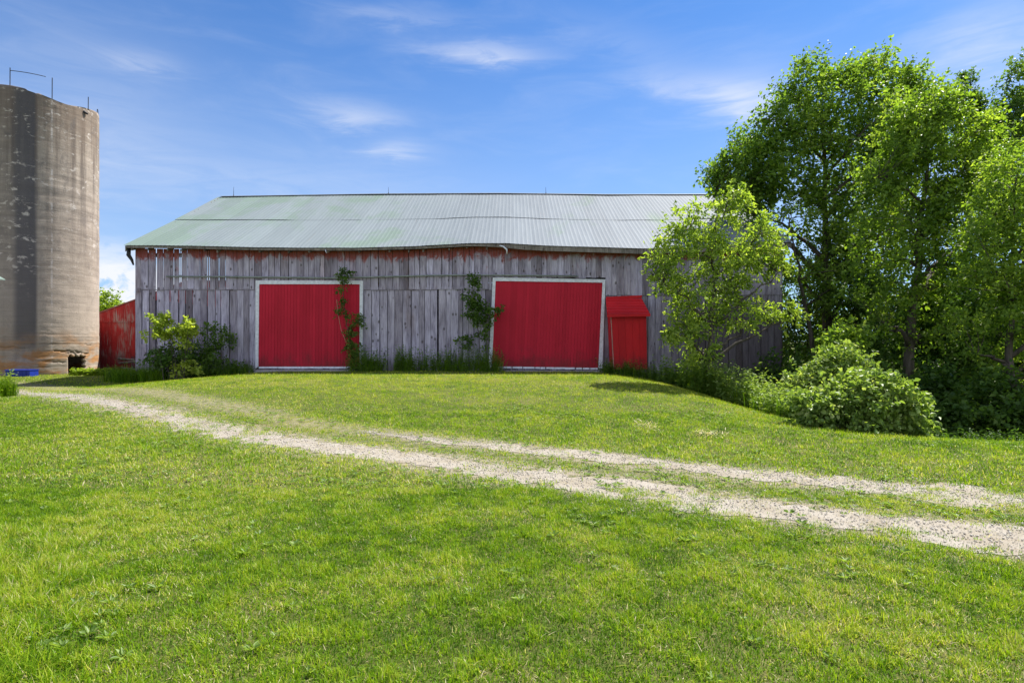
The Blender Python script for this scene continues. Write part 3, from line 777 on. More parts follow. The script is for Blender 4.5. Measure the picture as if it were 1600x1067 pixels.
# corner boards, a loose short board, thin ledge over the lower boards
mb.box(BX0 - 0.01, BX0 + 0.23, WY - 0.045, WY + 0.02, 0.0, top(BX0) - 0.0, 0.42)
mb.box(BX0 + 0.05, BX0 + 0.2, WY - 0.075, WY - 0.047, ZS - 0.12, ZS + 0.05, 0.3)
mb.box(wx(222), wx(230), WY - 0.07, WY - 0.035, 0.2, 1.5, 0.9)
mb.box(wx(222), wx(401), WY - 0.030, WY + 0.01, ZS - 0.035, ZS - 0.005, 0.15)
mb.box(wx(569), wx(683), WY - 0.030, WY + 0.01, ZS - 0.035, ZS - 0.005, 0.15)
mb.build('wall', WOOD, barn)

# gable and back walls (the loft end of the left gable has lost its upper boards)
def roofz(y): return float(5.32 + (9.2 - 5.32) * (1 - abs(y - RY) / (RY - EY)))
def gable(x, lost):
    g = MB(); y = WY + 0.05
    while y < BY - 0.5:
        wd = rb.uniform(0.2, 0.32); hi = roofz(y + wd / 2) - 0.10
        tone = min(1, max(0, rb.gauss(0.5, 0.2)))
        if lost and 23.3 < y < 30.2:
            g.box(x, x + 0.026, y, y + wd - 0.01, -0.6, 3.35, tone); g.box(x, x + 0.026, y, y + wd - 0.01, 5.9 if hi > 6.1 else hi - 0.02, hi, tone)
        else:
            g.box(x, x + 0.026, y, y + wd - 0.01, -1.8 if not lost else -0.6, hi, tone)
        y += wd
    return g
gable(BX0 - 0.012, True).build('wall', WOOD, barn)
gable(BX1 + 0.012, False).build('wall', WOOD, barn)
mb = MB(); mb.box(BX0, BX1, BY - 0.45, BY - 0.40, -1.8, 5.35); mb.build('wall', WOOD, barn)
mb = MB()
for x in np.arange(BX0 + 0.3, BX1, 4.1): mb.box(x, x + 0.2, WY + 0.06, WY + 0.26, -0.2, float(ez(x)) - 0.2, 0.3)
mb.box(BX0 + 0.05, BX1 - 0.05, WY + 0.06, WY + 0.22, 5.02, 5.16, 0.3)
mb.build('timber_frame', WOOD2, barn)
mb = MB(); rq = random.Random(9); x = BX0 + 0.05
while x < BX1:
    wd = rq.uniform(0.3, 0.6); z1 = wall_base(x) + 0.27 + rq.uniform(0.0, 0.16)
    mb.box(x, min(x + wd, BX1), WY + 0.05, WY + 0.35, z1 - 1.6, z1 + 0.1, rq.random()); x += wd + 0.01
mb.build('stone_foundation', FSTONE, barn)

# roof: ribbed sheets in two courses a side, gently sagging
def course(t0, t1, lift, front=True):
    xs, hs = [], []
    x = RX0
    while x < RX1:
        for dx, h in ((0.0, 0.0), (0.085, 0.0), (0.108, 0.0060), (0.125, 0.0060), (0.145, 0.0)):
            xs.append(min(x + dx, RX1)); hs.append(h)
        x += 0.172
    xs = np.array(xs); hs = np.array(hs); nr = 9; ts = np.linspace(t0, t1, nr); V = []
    for t_ in ts:
        xr = RX0 + (xs - RX0)                                     # square ended sheets
        z = ez(xr) * (1 - t_) + rz(xr) * t_ - 0.05 * math.sin(math.pi * t_) + 0.035 * (fbm(xr * 0.6, np.full_like(xr, t_ * 5), 8, 3) - 0.5)
        yy = EY + (RY - EY) * t_; yy = yy if front else 2 * RY - yy
        ed = 0.03 * (vnoise(np.floor(xr / 0.86) * 3.7, np.zeros_like(xr), 4) - 0.5) if t_ == ts[0] else 0.0
        if t_ == ts[0]: hs_ = hs - 0.020 * S(vnoise(xr * 0.55, np.zeros_like(xr), 6), 0.35, 0.7) * (t0 > 0.1)
        else: hs_ = hs
        V.append(np.column_stack((xr, yy + ed * np.ones_like(xr), z + hs_ + lift)))
    n = len(xs); V = np.concatenate(V); idx = np.arange(nr * n).reshape(nr, n)
    F = np.stack((idx[:-1, :-1], idx[:-1, 1:], idx[1:, 1:], idx[1:, :-1]), -1).reshape(-1, 4)
    return V, (F if front else F[:, ::-1])
Vs, Fs, b = [], [], 0
for args in ((0.0, 0.482, 0.02), (0.472, 1.0, 0.048), (0.0, 0.482, 0.02, False), (0.472, 1.0, 0.045, False)):
    v, f = course(*args); Vs.append(v); Fs.append(f + b); b += len(v)
roof = raw('roof', np.concatenate(Vs), np.concatenate(Fs), METAL, barn)
# deck boards under the sheets, ridge cap, fascia boards, rake boards
mb = MB(); xk = np.linspace(RX0 + 0.03, RX1 - 0.03, 40)
for a, c in zip(xk[:-1], xk[1:]):
    for sgn in (1, -1):
        y0, y1 = (EY + 0.03, RY) if sgn > 0 else (2 * RY - EY - 0.03, RY)
        q = [(a, y0, float(ez(a)) - 0.03), (c, y0, float(ez(c)) - 0.03), (c, y1, float(rz(c)) - 0.09), (a, y1, float(rz(a)) - 0.09)]
        m_ = [((q[0][k] + q[3][k]) / 2 - (0.06 if k == 2 else 0)) for k in range(3)]; m2 = [((q[1][k] + q[2][k]) / 2 - (0.06 if k == 2 else 0)) for k in range(3)]
        mb.add([q[0], q[1], m2, m_], [(0, 1, 2, 3)]); mb.add([m_, m2, q[2], q[3]], [(0, 1, 2, 3)])
mb.build('roof_deck', WOOD2, roof)
mb = MB()
rr = np.arange(-15.2, 11.1, 0.5)
for a, c in zip(rr[:-1], rr[1:]):
    mb.add([(a, RY - 0.16, float(rz(a)) + 0.02), (c, RY - 0.16, float(rz(c)) + 0.02), (c, RY, float(rz(c)) + 0.085), (a, RY, float(rz(a)) + 0.085), (c, RY + 0.16, float(rz(c)) + 0.02), (a, RY + 0.16, float(rz(a)) + 0.02)],
           [(0, 1, 2, 3), (3, 2, 4, 5)])
mb.build('ridge_cap', plain('dull_ridge_metal', (0.16, 0.17, 0.17), 0.6, 0.3), roof)
mb = MB()
xf = np.r_[np.arange(RX0 + 0.05, RX1 - 0.05, 0.45), RX1 - 0.05]
for a, c in zip(xf[:-1], xf[1:]):
    ha, hc = [0.085 + 0.10 * float(S(x, -1.6, 0.6)) for x in (a, c)]; za, zc = float(ez(a)) + 0.0, float(ez(c)) + 0.0
    V_ = [(a, EY + 0.035, za - ha), (c, EY + 0.035, zc - hc), (c, EY + 0.07, zc - hc), (a, EY + 0.07, za - ha), (a, EY + 0.035, za), (c, EY + 0.035, zc), (c, EY + 0.07, zc), (a, EY + 0.07, za)]
    mb.add(V_, [(3, 2, 1, 0), (4, 5, 6, 7), (0, 1, 5, 4), (2, 3, 7, 6)], 0.55)
mb.build('fascia', WOOD2, barn)
for x in (RX0 + 0.02, RX1 - 0.05):
    mb = MB()
    for y0, y1 in ((EY + 0.08, RY), (BY - 0.08, RY)):
        zz0, zz1 = float(ez(x)) - 0.06, float(rz(x)) - 0.12
        mb.add([(x, y0, zz0 - 0.17), (x + 0.03, y0, zz0 - 0.17), (x + 0.03, y1, zz1 - 0.17), (x, y1, zz1 - 0.17), (x, y0, zz0), (x + 0.03, y0, zz0), (x + 0.03, y1, zz1), (x, y1, zz1)],
               [(0, 1, 2, 3), (4, 7, 6, 5), (0, 3, 7, 4), (1, 5, 6, 2), (0, 4, 5, 1)], 0.4)
    mb.build('rake_board', WOOD2, barn)
# curled sheet hanging under the left end of the eave
mb = MB(); mb.tube([(BX0 - 0.16, EY + 0.25, 5.30), (BX0 - 0.20, EY + 0.28, 5.05), (BX0 - 0.10, EY + 0.33, 4.86), (BX0 - 0.06, EY + 0.37, 4.66)], [0.07, 0.085, 0.06, 0.03], 8, 0.2)
tag(mb.build('eave_bracket', DARKM, barn, True), 'dark curled bracket at the end of the eave')
# rafter stubs and bent hooks hanging below the eave
rh = random.Random(12)
for px in (213, 238, 268, 290, 325, 345, 410, 455, 486, 515, 563, 610, 640, 662, 702, 729, 760, 792, 822, 905, 960, 1010):
    x = wx(px); z = float(ez(x)) - 0.10
    mb = MB(); sl = rh.uniform(0.05, 0.12)
    mb.prism([(EY + 0.12, z), (WY + 0.06, z + 0.16), (WY + 0.06, z + 0.04), (EY + 0.12, z - sl)], x, x + rh.uniform(0.04, 0.07), 'x', rh.random())
    mb.build('rafter_end', WOOD2, barn)
mb = MB(); x = wx(788); z = float(ez(x)) - 0.10
mb.tube([(x - 0.18, EY + 0.02, z + 0.03), (x - 0.03, EY - 0.04, z - 0.02), (x + 0.10, EY - 0.03, z - 0.13), (x + 0.11, EY - 0.02, z - 0.30)], [0.025, 0.03, 0.035, 0.02], 6)
tag(mb.build('eave_hook', WHITE, barn, True), 'white bent hook hanging from the eave')
mb = MB(); x = wx(515); z = float(ez(x)) - 0.05
mb.tube([(x - 0.03, EY + 0.02, z), (x, EY - 0.03, z - 0.07), (x + 0.03, EY - 0.02, z - 0.15)], [0.015, 0.02, 0.012], 6); mb.build('eave_hook', WHITE, barn, True)
# the long door rail
mb = MB(); pts = [(wx(px), WY - 0.13, wz(py)) for px, py in ((263, 432), (350, 432.5), (450, 433.5), (520, 434.5), (600, 432.5), (680, 430.5), (735, 430), (820, 430.5), (902, 431.5))]
mb.tube(pts, 0.034, 8)
for px, py in ((283, 432), (371, 433), (470, 433.8), (600, 432.5), (712, 430), (800, 430.5), (890, 431.5)): mb.box(wx(px) - 0.03, wx(px) + 0.03, WY - 0.12, WY - 0.03, wz(py) - 0.025, wz(py) + 0.06, 0.4)
mb.build('door_rail', RAILM, barn, True)


def bar(mb, quad, y0, y1): mb.prism([(wx(a), wz(b_)) for a, b_ in quad], y0, y1)


def big_door(o, i, sill, label):
    """o: outer corners, i: inner corners, as pixels TL TR BR BL"""
    y = WY - 0.085; mb = MB()
    (x0, z0), (x1, z1), (x2, z2), (x3, z3) = [(wx(a), wz(b_)) for a, b_ in i]
    n = int((x1 - x0) / 0.125)
    for k in range(n):
        a0, a1 = k / n, (k + 1) / n - 0.0025; tone = rb.uniform(0.25, 0.75); yy = y + 0.02 + rb.uniform(0, 0.004)
        p = [(x3 + (x2 - x3) * a0, z3 + (z2 - z3) * a0 + rb.uniform(-.006, .006)), (x3 + (x2 - x3) * a1, z3 + (z2 - z3) * a1), (x0 + (x1 - x0) * a1, z0 + (z1 - z0) * a1), (x0 + (x1 - x0) * a0, z0 + (z1 - z0) * a0)]
        mb.prism(p, yy, y + 0.05, 'y', tone)
    bar(mb, (i[3], i[2], i[1], i[0]), y + 0.035, y + 0.045)
    door = mb.build('door', RED, barn); tag(door, label)
    f = MB()
    bar(f, (i[0], i[1], o[1], o[0]), y - 0.010, y + 0.05)
    bar(f, (o[3], i[3], i[0], o[0]), y - 0.013, y + 0.047); bar(f, (i[2], o[2], o[1], i[1]), y - 0.013, y + 0.047)
    f.build('door_frame', WHITE, door)
    s_ = MB()
    px = i[3][0] + 1
    while px < i[2][0] - 1:
        e = min(px + rb.uniform(5, 22), i[2][0] - 0.5); zz = (i[3][1] + (i[2][1] - i[3][1]) * (px - i[3][0]) / (i[2][0] - i[3][0]))
        bar(s_, ((px, zz + 3.0 + rb.uniform(-.4, .4)), (e, zz + 3.0 + rb.uniform(-.4, .4)), (e, zz + 0.2), (px, zz + 0.2)), y - 0.006, y + 0.03); px = e + rb.uniform(0.2, sill)
    s_.build('door_sill', WHITE, door)
    return door


big_door(((401, 438), (568, 438.5), (567, 575.5), (400.5, 575)), ((406.5, 444), (563, 444), (562.5, 572), (405, 572)), 0.4, 'red plank door in a square white frame')
big_door(((770, 433.5), (945.5, 436.5), (940.5, 577), (763.5, 576)), ((774.5, 439), (941, 441.5), (934.5, 574), (769, 571.5)), 2.5, 'red plank door in a slightly leaning white frame')
for a, c, yy in ((398, 566, 0), (790, 944, 1.5)):
    mb = MB(); mb.box(wx(a), wx(c), WY - 0.55, WY - 0.05, -0.1, wz(576.8 + yy), 0.5); mb.build('concrete_step', SILLC, barn)
# lightning rods on the ridge
for px, hgt in ((365, 0.50), (607, 0.36), (853, 0.36)):
    x = (px - 800) * RY / LENS_PX; z = float(rz(x)) + 0.05
    mb = MB(); mb.tube([(x, RY, z), (x + rb.uniform(-.02, .02), RY, z + hgt)], [0.013, 0.006], 6); mb.tube([(x, RY, z), (x, RY, z + 0.07)], [0.035, 0.02], 8); mb.build('lightning_rod', DARKM, barn)
mb = MB(); mb.tube([(BX0 - 0.2, WY + 0.3, 4.9), (BX0 - 0.24, WY + 0.3, 3.2), (BX0 - 0.22, WY + 0.32, 1.8)], 0.008, 4); mb.build('hanging_wire', DARKM, barn)

# red lean-to hatch box beside the right door
Y0 = WY - 0.95
def bx(px, y): return (px - 800) * y / LENS_PX
def bz(py, y): return CAM_H + (533 - py) * y / LENS_PX
mb = MB()
TL, TR, BR, BL = (bx(954, Y0), bz(494, Y0)), (bx(1010, Y0), bz(494, Y0)), (bx(1011.5, Y0), bz(577, Y0)), (bx(958.5, Y0), bz(577, Y0))
nb = 5
for k in range(nb):
    a0, a1 = k / nb, (k + 1) / nb - 0.006
    L_ = lambda p, q, a: (p[0] + (q[0] - p[0]) * a, p[1] + (q[1] - p[1]) * a)
    mb.prism([L_(BL, BR, a0), L_(BL, BR, a1), L_(TL, TR, a1), L_(TL, TR, a0)], Y0 + rb.uniform(0, .004), Y0 + 0.03, 'y', rb.uniform(.2, .8))
mb.prism([BL, BR, TR, TL], Y0 + 0.018, Y0 + 0.024)
for (b_, t_, sx_) in ((BL, TL, 0.012), (BR, TR, -0.035)):
    V_ = [(b_[0] + sx_, Y0 + 0.032, b_[1]), (b_[0] + sx_ + 0.024, Y0 + 0.032, b_[1]), (b_[0] + sx_ + 0.024, WY - 0.03, b_[1]), (b_[0] + sx_, WY - 0.03, b_[1]),
          (t_[0] + sx_, Y0 + 0.032, t_[1]), (t_[0] + sx_ + 0.024, Y0 + 0.032, t_[1]), (t_[0] + sx_ + 0.024, WY - 0.03, t_[1] + 0.55), (t_[0] + sx_, WY - 0.03, t_[1] + 0.55)]
    mb.add(V_, [(3, 2, 1, 0), (4, 5, 6, 7), (0, 1, 5, 4), (1, 2, 6, 5), (2, 3, 7, 6), (3, 0, 4, 7)], 0.5)
hatch = mb.build('hatch_box', RED2, barn); tag(hatch, 'narrow bright red plank box with a steep little roof beside the door')
mb = MB(); mb.prism([(BL[0] - 0.004, BL[1]), (BL[0] + 0.028, BL[1]), (TL[0] + 0.028, TL[1]), (TL[0] - 0.004, TL[1])], Y0 - 0.014, Y0 - 0.002); mb.build('corner_strip', plain('pale_trim', (0.42, 0.22, 0.20), 0.7), hatch)
mb = MB(); yb, yf = WY - 0.13, Y0 - 0.10; n = 6
xl0, xl1, xr0, xr1 = bx(946.5, yb), bx(948.5, yf), bx(1002.5, yb), bx(1016, yf); zt, zb = bz(466, yb), bz(491, yf)
for k in range(n):
    a0, a1 = k / n, (k + 1) / n; f_ = lambda p, q, a: p + (q - p) * a
    y_0, y_1 = f_(yb, yf, a0), f_(yb, yf, a1) - 0.012; z_0, z_1 = f_(zt, zb, a0), f_(zt, zb, a1); lift = 0.020
    V_ = [(f_(xl0, xl1, a1), y_1, z_1 + lift), (f_(xr0, xr1, a1), y_1, z_1 + lift), (f_(xr0, xr1, a0), y_0, z_0), (f_(xl0, xl1, a0), y_0, z_0)]
    V_ += [(v[0], v[1] + 0.006, v[2] - 0.035) for v in V_]
    mb.add(V_, [(0, 1, 2, 3), (7, 6, 5, 4), (0, 4, 5, 1), (1, 5, 6, 2), (2, 6, 7, 3), (3, 7, 4, 0)], rb.uniform(.2, .9))
mb.prism([(xl1, zb - 0.10), (xr1, zb - 0.07), (xr1, zb + 0.02), (xl1, zb + 0.0)], yf - 0.014, yf + 0.012, 'y', 0.7)
mb.prism([(xl0, zt - 0.02), (xr0, zt + 0.02), (xr0 + 0.02, zt + 0.13), (xl0 + 0.02, zt + 0.07)], yb - 0.012, yb + 0.03, 'y', 0.4)
mb.build('hatch_roof', RED2, hatch)

# ------------------------------------------------------------------ lean-to shed behind the silo
shed = thing('red_shed', (-18.5, 31.7, 0.0), 'peeling red board lean-to shed between the silo and the barn', 'shed')
SY = 31.7; KS = LENS_PX / SY
def shx(px): return (px - 800) / KS
def shz(py): return CAM_H + (533 - py) / KS
slope = lambda x: float(min(shz(470) + (x - shx(210)) * (20 / 55.0), 4.9))
mb = MB(); boards(mb, -23.2, BX0 - 0.05, lambda x: shz(502), slope, SY - 0.028, 0.16, 0.26, gap=0.008)
boards(mb, -23.2, BX0 - 0.05, lambda x: -0.1 if not -21.4 < x < -20.75 else 0.75, shz(502) + 0.06, SY, 0.14, 0.24, gap=0.010)
mb.box(-23.2, BX0 - 0.05, SY - 0.05, SY - 0.029, shz(503), shz(501), 0.2)
mb.build('wall', RED3, shed)
mb = MB(); mb.box(-23.2, -23.17, SY + 0.03, SY + 5.0, -0.1, slope(-23.2)); mb.build('wall', RED3, shed)
mb = MB(); xk_ = -23.5; xm_ = shx(210) + (4.9 - shz(470)) / (20 / 55.0)
mb.prism([(xk_, slope(xk_) + 0.02), (xm_, 4.92), (BX0 - 0.05, 4.92), (BX0 - 0.05, 4.99), (xm_, 4.99), (xk_, slope(xk_) + 0.09)], SY - 0.06, SY + 5.1); mb.build('roof', plain('old_shed_roof', (0.30, 0.10, 0.09), 0.7, scale=3), shed)
mb = MB()
for k, (xa, za, xb, zb_) in enumerate(((-21.9, 0.66, -21.0, 0.58), (-21.8, 0.40, -20.9, 0.50), (-21.7, 0.15, -20.8, 0.05))):
    mb.tube([(xa, SY - 0.09 - 0.05 * k, za), (xb, SY - 0.06 - 0.05 * k, zb_)], 0.05, 4, 0.6)
mb.build('loose_boards', WOOD2, shed)

# ------------------------------------------------------------------ the silo
silo = thing('silo', (SILO_C[0], SILO_C[1], 0.0), 'tall round open topped stained concrete silo at the left edge', 'silo')
nt, nz = 300, 150
th_ = np.linspace(-math.pi, math.pi, nt + 1); zz = np.concatenate((np.linspace(-0.3, 2.2, 60), np.linspace(2.28, SILO_H, nz - 60)))
TH, ZZ = np.meshgrid(th_, zz)
thp = np.where(TH >= math.pi - 1e-9, -math.pi, TH)
lay_ = 0.018 * (fbm(thp * 3, ZZ * 3.6, 61, 3) - 0.5) + 0.010 * np.sign(np.sin(ZZ * 2 * math.pi / 0.75)) * (np.abs(np.sin(ZZ * 2 * math.pi / 0.75)) < 0.2) + 0.016 * (fbm(thp * 12, ZZ * 9, 64, 3) - 0.5)
crack = np.zeros_like(TH)
for (a0, a1, zc, seed_, dp) in ((-0.66, -0.16, 1.12, 3, 0.09), (-0.48, 0.0, 1.02, 5, 0.07), (-0.81, -0.48, 0.62, 7, 0.06), (-0.10, 0.1, 1.42, 9, 0.05), (-1.8, -1.05, 1.35, 6, 0.06)):
    line = zc + 0.16 * (fbm(TH * 14, np.zeros_like(TH) + seed_, seed_, 3) - 0.5) - 0.12 * (TH - a0)
    d = ZZ - line; crack += dp * np.exp(-np.maximum(0, d) ** 2 / 0.03 ** 2) * (d > -0.012) * ((TH > a0) & (TH < a1))
taper = 0.05 * S(ZZ, 1.2, -0.1)
rad_ = SILO_R + lay_ - crack + taper
ztop = SILO_H + 0.02 - 0.09 * (fbm(thp * 2.2, np.zeros_like(thp) + 2.0, 66, 4) - 0.35)  - 0.36 * np.exp(-((thp + 0.50) / 0.50) ** 2) - 0.05 * S(np.abs(thp + 1.0), 0.10, 0.06)
Z2 = np.minimum(ZZ, ztop)
Vo = np.stack((SILO_C[0] + rad_ * np.cos(TH), SILO_C[1] + rad_ * np.sin(TH), Z2), -1)
Vi = np.stack((SILO_C[0] + (SILO_R - 0.16) * np.cos(TH), SILO_C[1] + (SILO_R - 0.16) * np.sin(TH), Z2), -1)
ro, co = len(zz), nt + 1
idx = np.arange(ro * co).reshape(ro, co); off = ro * co
hole = np.zeros((ro - 1, nt), bool)
ha, hb = np.deg2rad(-25.0), np.deg2rad(-5.0)
ci = (th_[:-1] + th_[1:]) / 2; zi = (zz[:-1] + zz[1:]) / 2
edge_t = 0.9 + 0.06 * np.sin(ci * 60)
hole[:, :] = (ci[None] > ha) & (ci[None] < hb + 0.015 * np.sin(zi[:, None] * 25)) & (zi[:, None] > -0.05) & (zi[:, None] < edge_t[None])
qo = np.stack((idx[:-1, :-1], idx[:-1, 1:], idx[1:, 1:], idx[1:, :-1]), -1)
F = [qo[~hole], (qo[..., ::-1] + off)[~hole]]
top_ = np.stack((idx[-1, :-1], idx[-1, 1:], idx[-1, 1:] + off, idx[-1, :-1] + off), -1); F.append(top_)
hp = np.pad(hole, 1)
for (dr, dc, sel) in ((0, 1, lambda q: (q[..., 1], q[..., 2])), (0, -1, lambda q: (q[..., 3], q[..., 0])), (1, 0, lambda q: (q[..., 2], q[..., 3])), (-1, 0, lambda q: (q[..., 0], q[..., 1]))):
    nb_ = hp[1 + dr:1 + dr + hole.shape[0], 1 + dc:1 + dc + hole.shape[1]]; e = hole & ~nb_
    a, b_ = sel(qo[e]); F.append(np.stack((a, b_, b_ + off, a + off), -1))
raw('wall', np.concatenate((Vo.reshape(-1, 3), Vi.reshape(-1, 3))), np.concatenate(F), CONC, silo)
def srim(a, r=SILO_R - 0.08): return np.array((SILO_C[0] + r * math.cos(a), SILO_C[1] + r * math.sin(a), SILO_H - 0.12))
for a, hgt in ((-0.69, 0.85), (0.05, 0.62), (0.52, 0.42), (-1.36, 0.95)):
    p0 = srim(a); mb = MB(); mb.tube([p0 - (0, 0, 0.6), p0 + (0.01, 0, hgt)], 0.018, 6); mb.build('rod', DARKM, silo)
mb = MB(); arc = [srim(a) + np.array((0, 0, 0.82)) for a in np.linspace(-1.36, -0.79, 9)]; mb.tube(arc, 0.016, 6); mb.build('hoop', DARKM, silo)
p0 = srim(0.52); mb = MB(); mb.tube([p0 + (0, 0, 0.40), p0 + (0.03, 0.0, 0.43), p0 + (0.06, 0, 0.34), p0 + (0.08, 0, -0.05)], 0.010, 5); mb.build('cable', DARKM, silo)
a = -0.10; pc = np.array((SILO_C[0] + (SILO_R + .0) * math.cos(a), SILO_C[1] + SILO_R * math.sin(a), SILO_H - 0.50)); 
mb = MB(); mb.tube([pc + (-0.12, -0.10, 0.04), pc + (0, 0, 0.10), pc + (0.10, 0.12, 0.02)], [0.05, 0.075, 0.04], 8); tag(mb.build('rim_cap', DARKM, silo, True), 'dark lump on the broken rim')

# low blue bin in front of the silo
bin_ = thing('blue_bin', (-22.55, 26.05, 0.0), 'low blue plastic bin lying on the grass in front of the silo', 'bin')
xa, xb = bx(8.5, 26.0), bx(48, 26.0); z1 = bz(577, 26.0)
mb = MB(); mb.box(xa + 0.02, xb - 0.02, 25.97, 26.45, -0.03, z1 - 0.04)
for k in range(1, 6): x = xa + (xb - xa) * k / 6; mb.box(x - 0.012, x + 0.012, 25.955, 25.972, 0.01, z1 - 0.05)
mb.build('body', BLUE, bin_)
mb = MB(); mb.prism([(25.94, z1 - 0.038), (26.48, z1 - 0.038), (26.46, z1), (25.96, z1)], xa, xb, 'x'); mb.build('lid', BLUE, bin_)
mb = MB(); xc = (xa + xb) / 2 + 0.02; mb.prism([(xc - 0.03, z1 - 0.15), (xc + 0.03, z1 - 0.15), (xc + 0.03, z1 - 0.11), (xc, z1 - 0.085), (xc - 0.03, z1 - 0.11)], 25.962, 25.969); mb.build('mark', BLUEL, bin_)

# outbuilding whose eave corner shows at the left edge
ob = thing('outbuilding', (-21.5, 18.5, 0.0), 'pale metal roof corner of a small outbuilding poking in at the left edge', 'outbuilding')
mb = MB(); mb.box(-24.5, -19.0, 17.0, 20.3, -0.1, 3.55); mb.build('wall', WOOD, ob)
mb = MB(); zc = bz(437, 20.5); xe = bx(8.5, 20.5)
for k in range(24):
    y0 = 16.8 + k * (20.5 - 16.8) / 24; y1 = y0 + (20.5 - 16.8) / 24 - 0.004
    mb.prism([(xe, zc - 0.02), (xe, zc + 0.02 + (0.015 if k % 3 == 0 else 0)), (xe - 3.3, zc + 1.82 + (0.015 if k % 3 == 0 else 0)), (xe - 3.3, zc + 1.78)], y0, y1)
for k in range(24):
    y0 = 16.8 + k * (20.5 - 16.8) / 24; y1 = y0 + (20.5 - 16.8) / 24 - 0.004
    mb.prism([(xe - 6.6, zc - 0.02), (xe - 3.302, zc + 1.78), (xe - 3.302, zc + 1.82), (xe - 6.6, zc + 0.02)], y0, y1)
mb.build('roof', METAL, ob)

# ------------------------------------------------------------------ trees on the right
WIND = (0.34, 0.0, 0.14)
GT = 'big leafy trees right of the barn'
def gp(px, depth, dz=0.0):
    x = (px - 800) / LENS_PX * depth; return (x, depth, float(gz(x, depth)) - 0.1 + dz)

tree('maple_tree', 'tall wind-blown maple whose crown overhangs the right end of the barn roof', 'tree', gp(1298, 24.6), at(1285, 165, 24.6), 0.27,
     lobes_px(24.6, [(1330, 172, 95, 60, 46), (1225, 222, 55, 50, 22), (1250, 165, 40, 42, 15), (1262, 122, 22, 20, 6), (1310, 118, 18, 16, 5), (1355, 112, 22, 16, 6), (1390, 140, 45, 35, 16), (1430, 150, 35, 25, 10), (1350, 300, 70, 60, 22, 1.5), (1180, 262, 48, 48, 24), (1135, 278, 36, 30, 13), (1190, 215, 35, 30, 8), (1118, 290, 22, 18, 7), (1160, 300, 45, 24, 12), (1405, 210, 55, 60, 26), (1310, 420, 45, 30, 9), (1425, 175, 35, 30, 8), (1385, 400, 55, 40, 14),
                     (1330, 235, 85, 55, 36), (1225, 300, 60, 42, 22), (1370, 300, 70, 60, 30), (1265, 355, 55, 40, 13), (1350, 365, 70, 45, 20), (1155, 320, 45, 25, 10), (1250, 420, 45, 35, 9)]),
     0.165, 101, LEAF_A, (0.55, 0.0, 0.30), nlimb=20, nspr=8, nleaf=11, slen=0.75, group=None, hang=0.03, spread=0.5, dens=2.1, mid=at(1288, 380, 24.6), zlow=0.3)
tree('maple_tree', 'full bright green maple in the middle of the tree row, dark straight trunk', 'tree', gp(1410, 18.6), at(1450, 190, 18.6), 0.20,
     lobes_px(18.6, [(1445, 210, 75, 45, 30), (1528, 268, 42, 50, 16), (1540, 330, 50, 60, 18, 1.5), (1490, 190, 25, 22, 6), (1455, 160, 20, 22, 6), (1480, 230, 55, 60, 26), (1400, 260, 50, 60, 22), (1450, 300, 75, 65, 36), (1395, 350, 55, 60, 22), (1490, 350, 55, 60, 22), (1440, 410, 75, 55, 26), (1380, 455, 60, 45, 14), (1485, 450, 60, 50, 16), (1430, 505, 70, 40, 10), (1420, 165, 35, 25, 7)]),
     0.135, 102, LEAF_L, WIND, nlimb=16, nspr=8, nleaf=9, slen=0.5, hang=0.07, spread=0.65, tonev=0.42)
tree('maple_tree', 'light yellow green tree at the right edge of the photo, nearest of the tree row', 'tree', gp(1585, 14.8), at(1590, 270, 14.8), 0.13,
     lobes_px(14.8, [(1570, 290, 50, 40, 20), (1610, 330, 60, 70, 28), (1545, 350, 45, 45, 18), (1580, 420, 60, 50, 22), (1530, 440, 40, 35, 10), (1610, 480, 60, 60, 22), (1560, 520, 55, 45, 16), (1640, 400, 70, 90, 24), (1720, 430, 90, 120, 40), (1690, 590, 80, 50, 20), (1600, 585, 55, 40, 10)]),
     0.105, 103, LEAF_L, WIND, nlimb=13, nspr=8, nleaf=9, slen=0.42, hang=0.08, spread=0.65, tonev=0.5)
tree('maple_tree', 'tall dark tree cut by the right edge, rising behind the yellow green one', 'tree', gp(1600, 24), at(1610, 130, 24), 0.22,
     lobes_px(24, [(1592, 130, 24, 30, 9), (1550, 200, 25, 30, 9), (1560, 280, 45, 50, 16), (1580, 190, 36, 50, 22), (1610, 180, 50, 70, 26), (1600, 260, 60, 60, 24), (1550, 250, 30, 35, 10), (1560, 330, 50, 60, 18), (1680, 220, 80, 120, 40)]),
     0.15, 104, LEAF_D, WIND, nlimb=14, nspr=7, nleaf=9, slen=0.55, hang=0.05, spread=0.6, tonev=0.6)
tree('spire_tree', 'narrow dark spire topped tree standing up out of the tree row', 'tree', gp(1512, 25), at(1516, 122, 25), 0.16,
     lobes_px(25, [(1516, 142, 8, 26, 14), (1514, 178, 14, 30, 20), (1512, 230, 22, 40, 18), (1512, 300, 30, 50, 20), (1475, 205, 24, 26, 9), (1550, 215, 20, 24, 7)]),
     0.12, 105, LEAF_D, (0.05, 0, 0.35), nlimb=10, nspr=7, nleaf=9, slen=0.35, spread=0.6, tonev=0.5)
tree('slanting_tree', 'dark slanting bare stem with sparse leaves at the right end of the barn', 'tree', gp(1290, 23.6), at(1232, 335, 23.6), 0.14,
     lobes_px(23.6, [(1225, 335, 30, 22, 8), (1250, 440, 35, 30, 8), (1215, 420, 20, 25, 5), (1290, 460, 35, 40, 10)]), 0.14, 106, LEAF_A, WIND, nlimb=6, nspr=6, nleaf=8, slen=0.5)
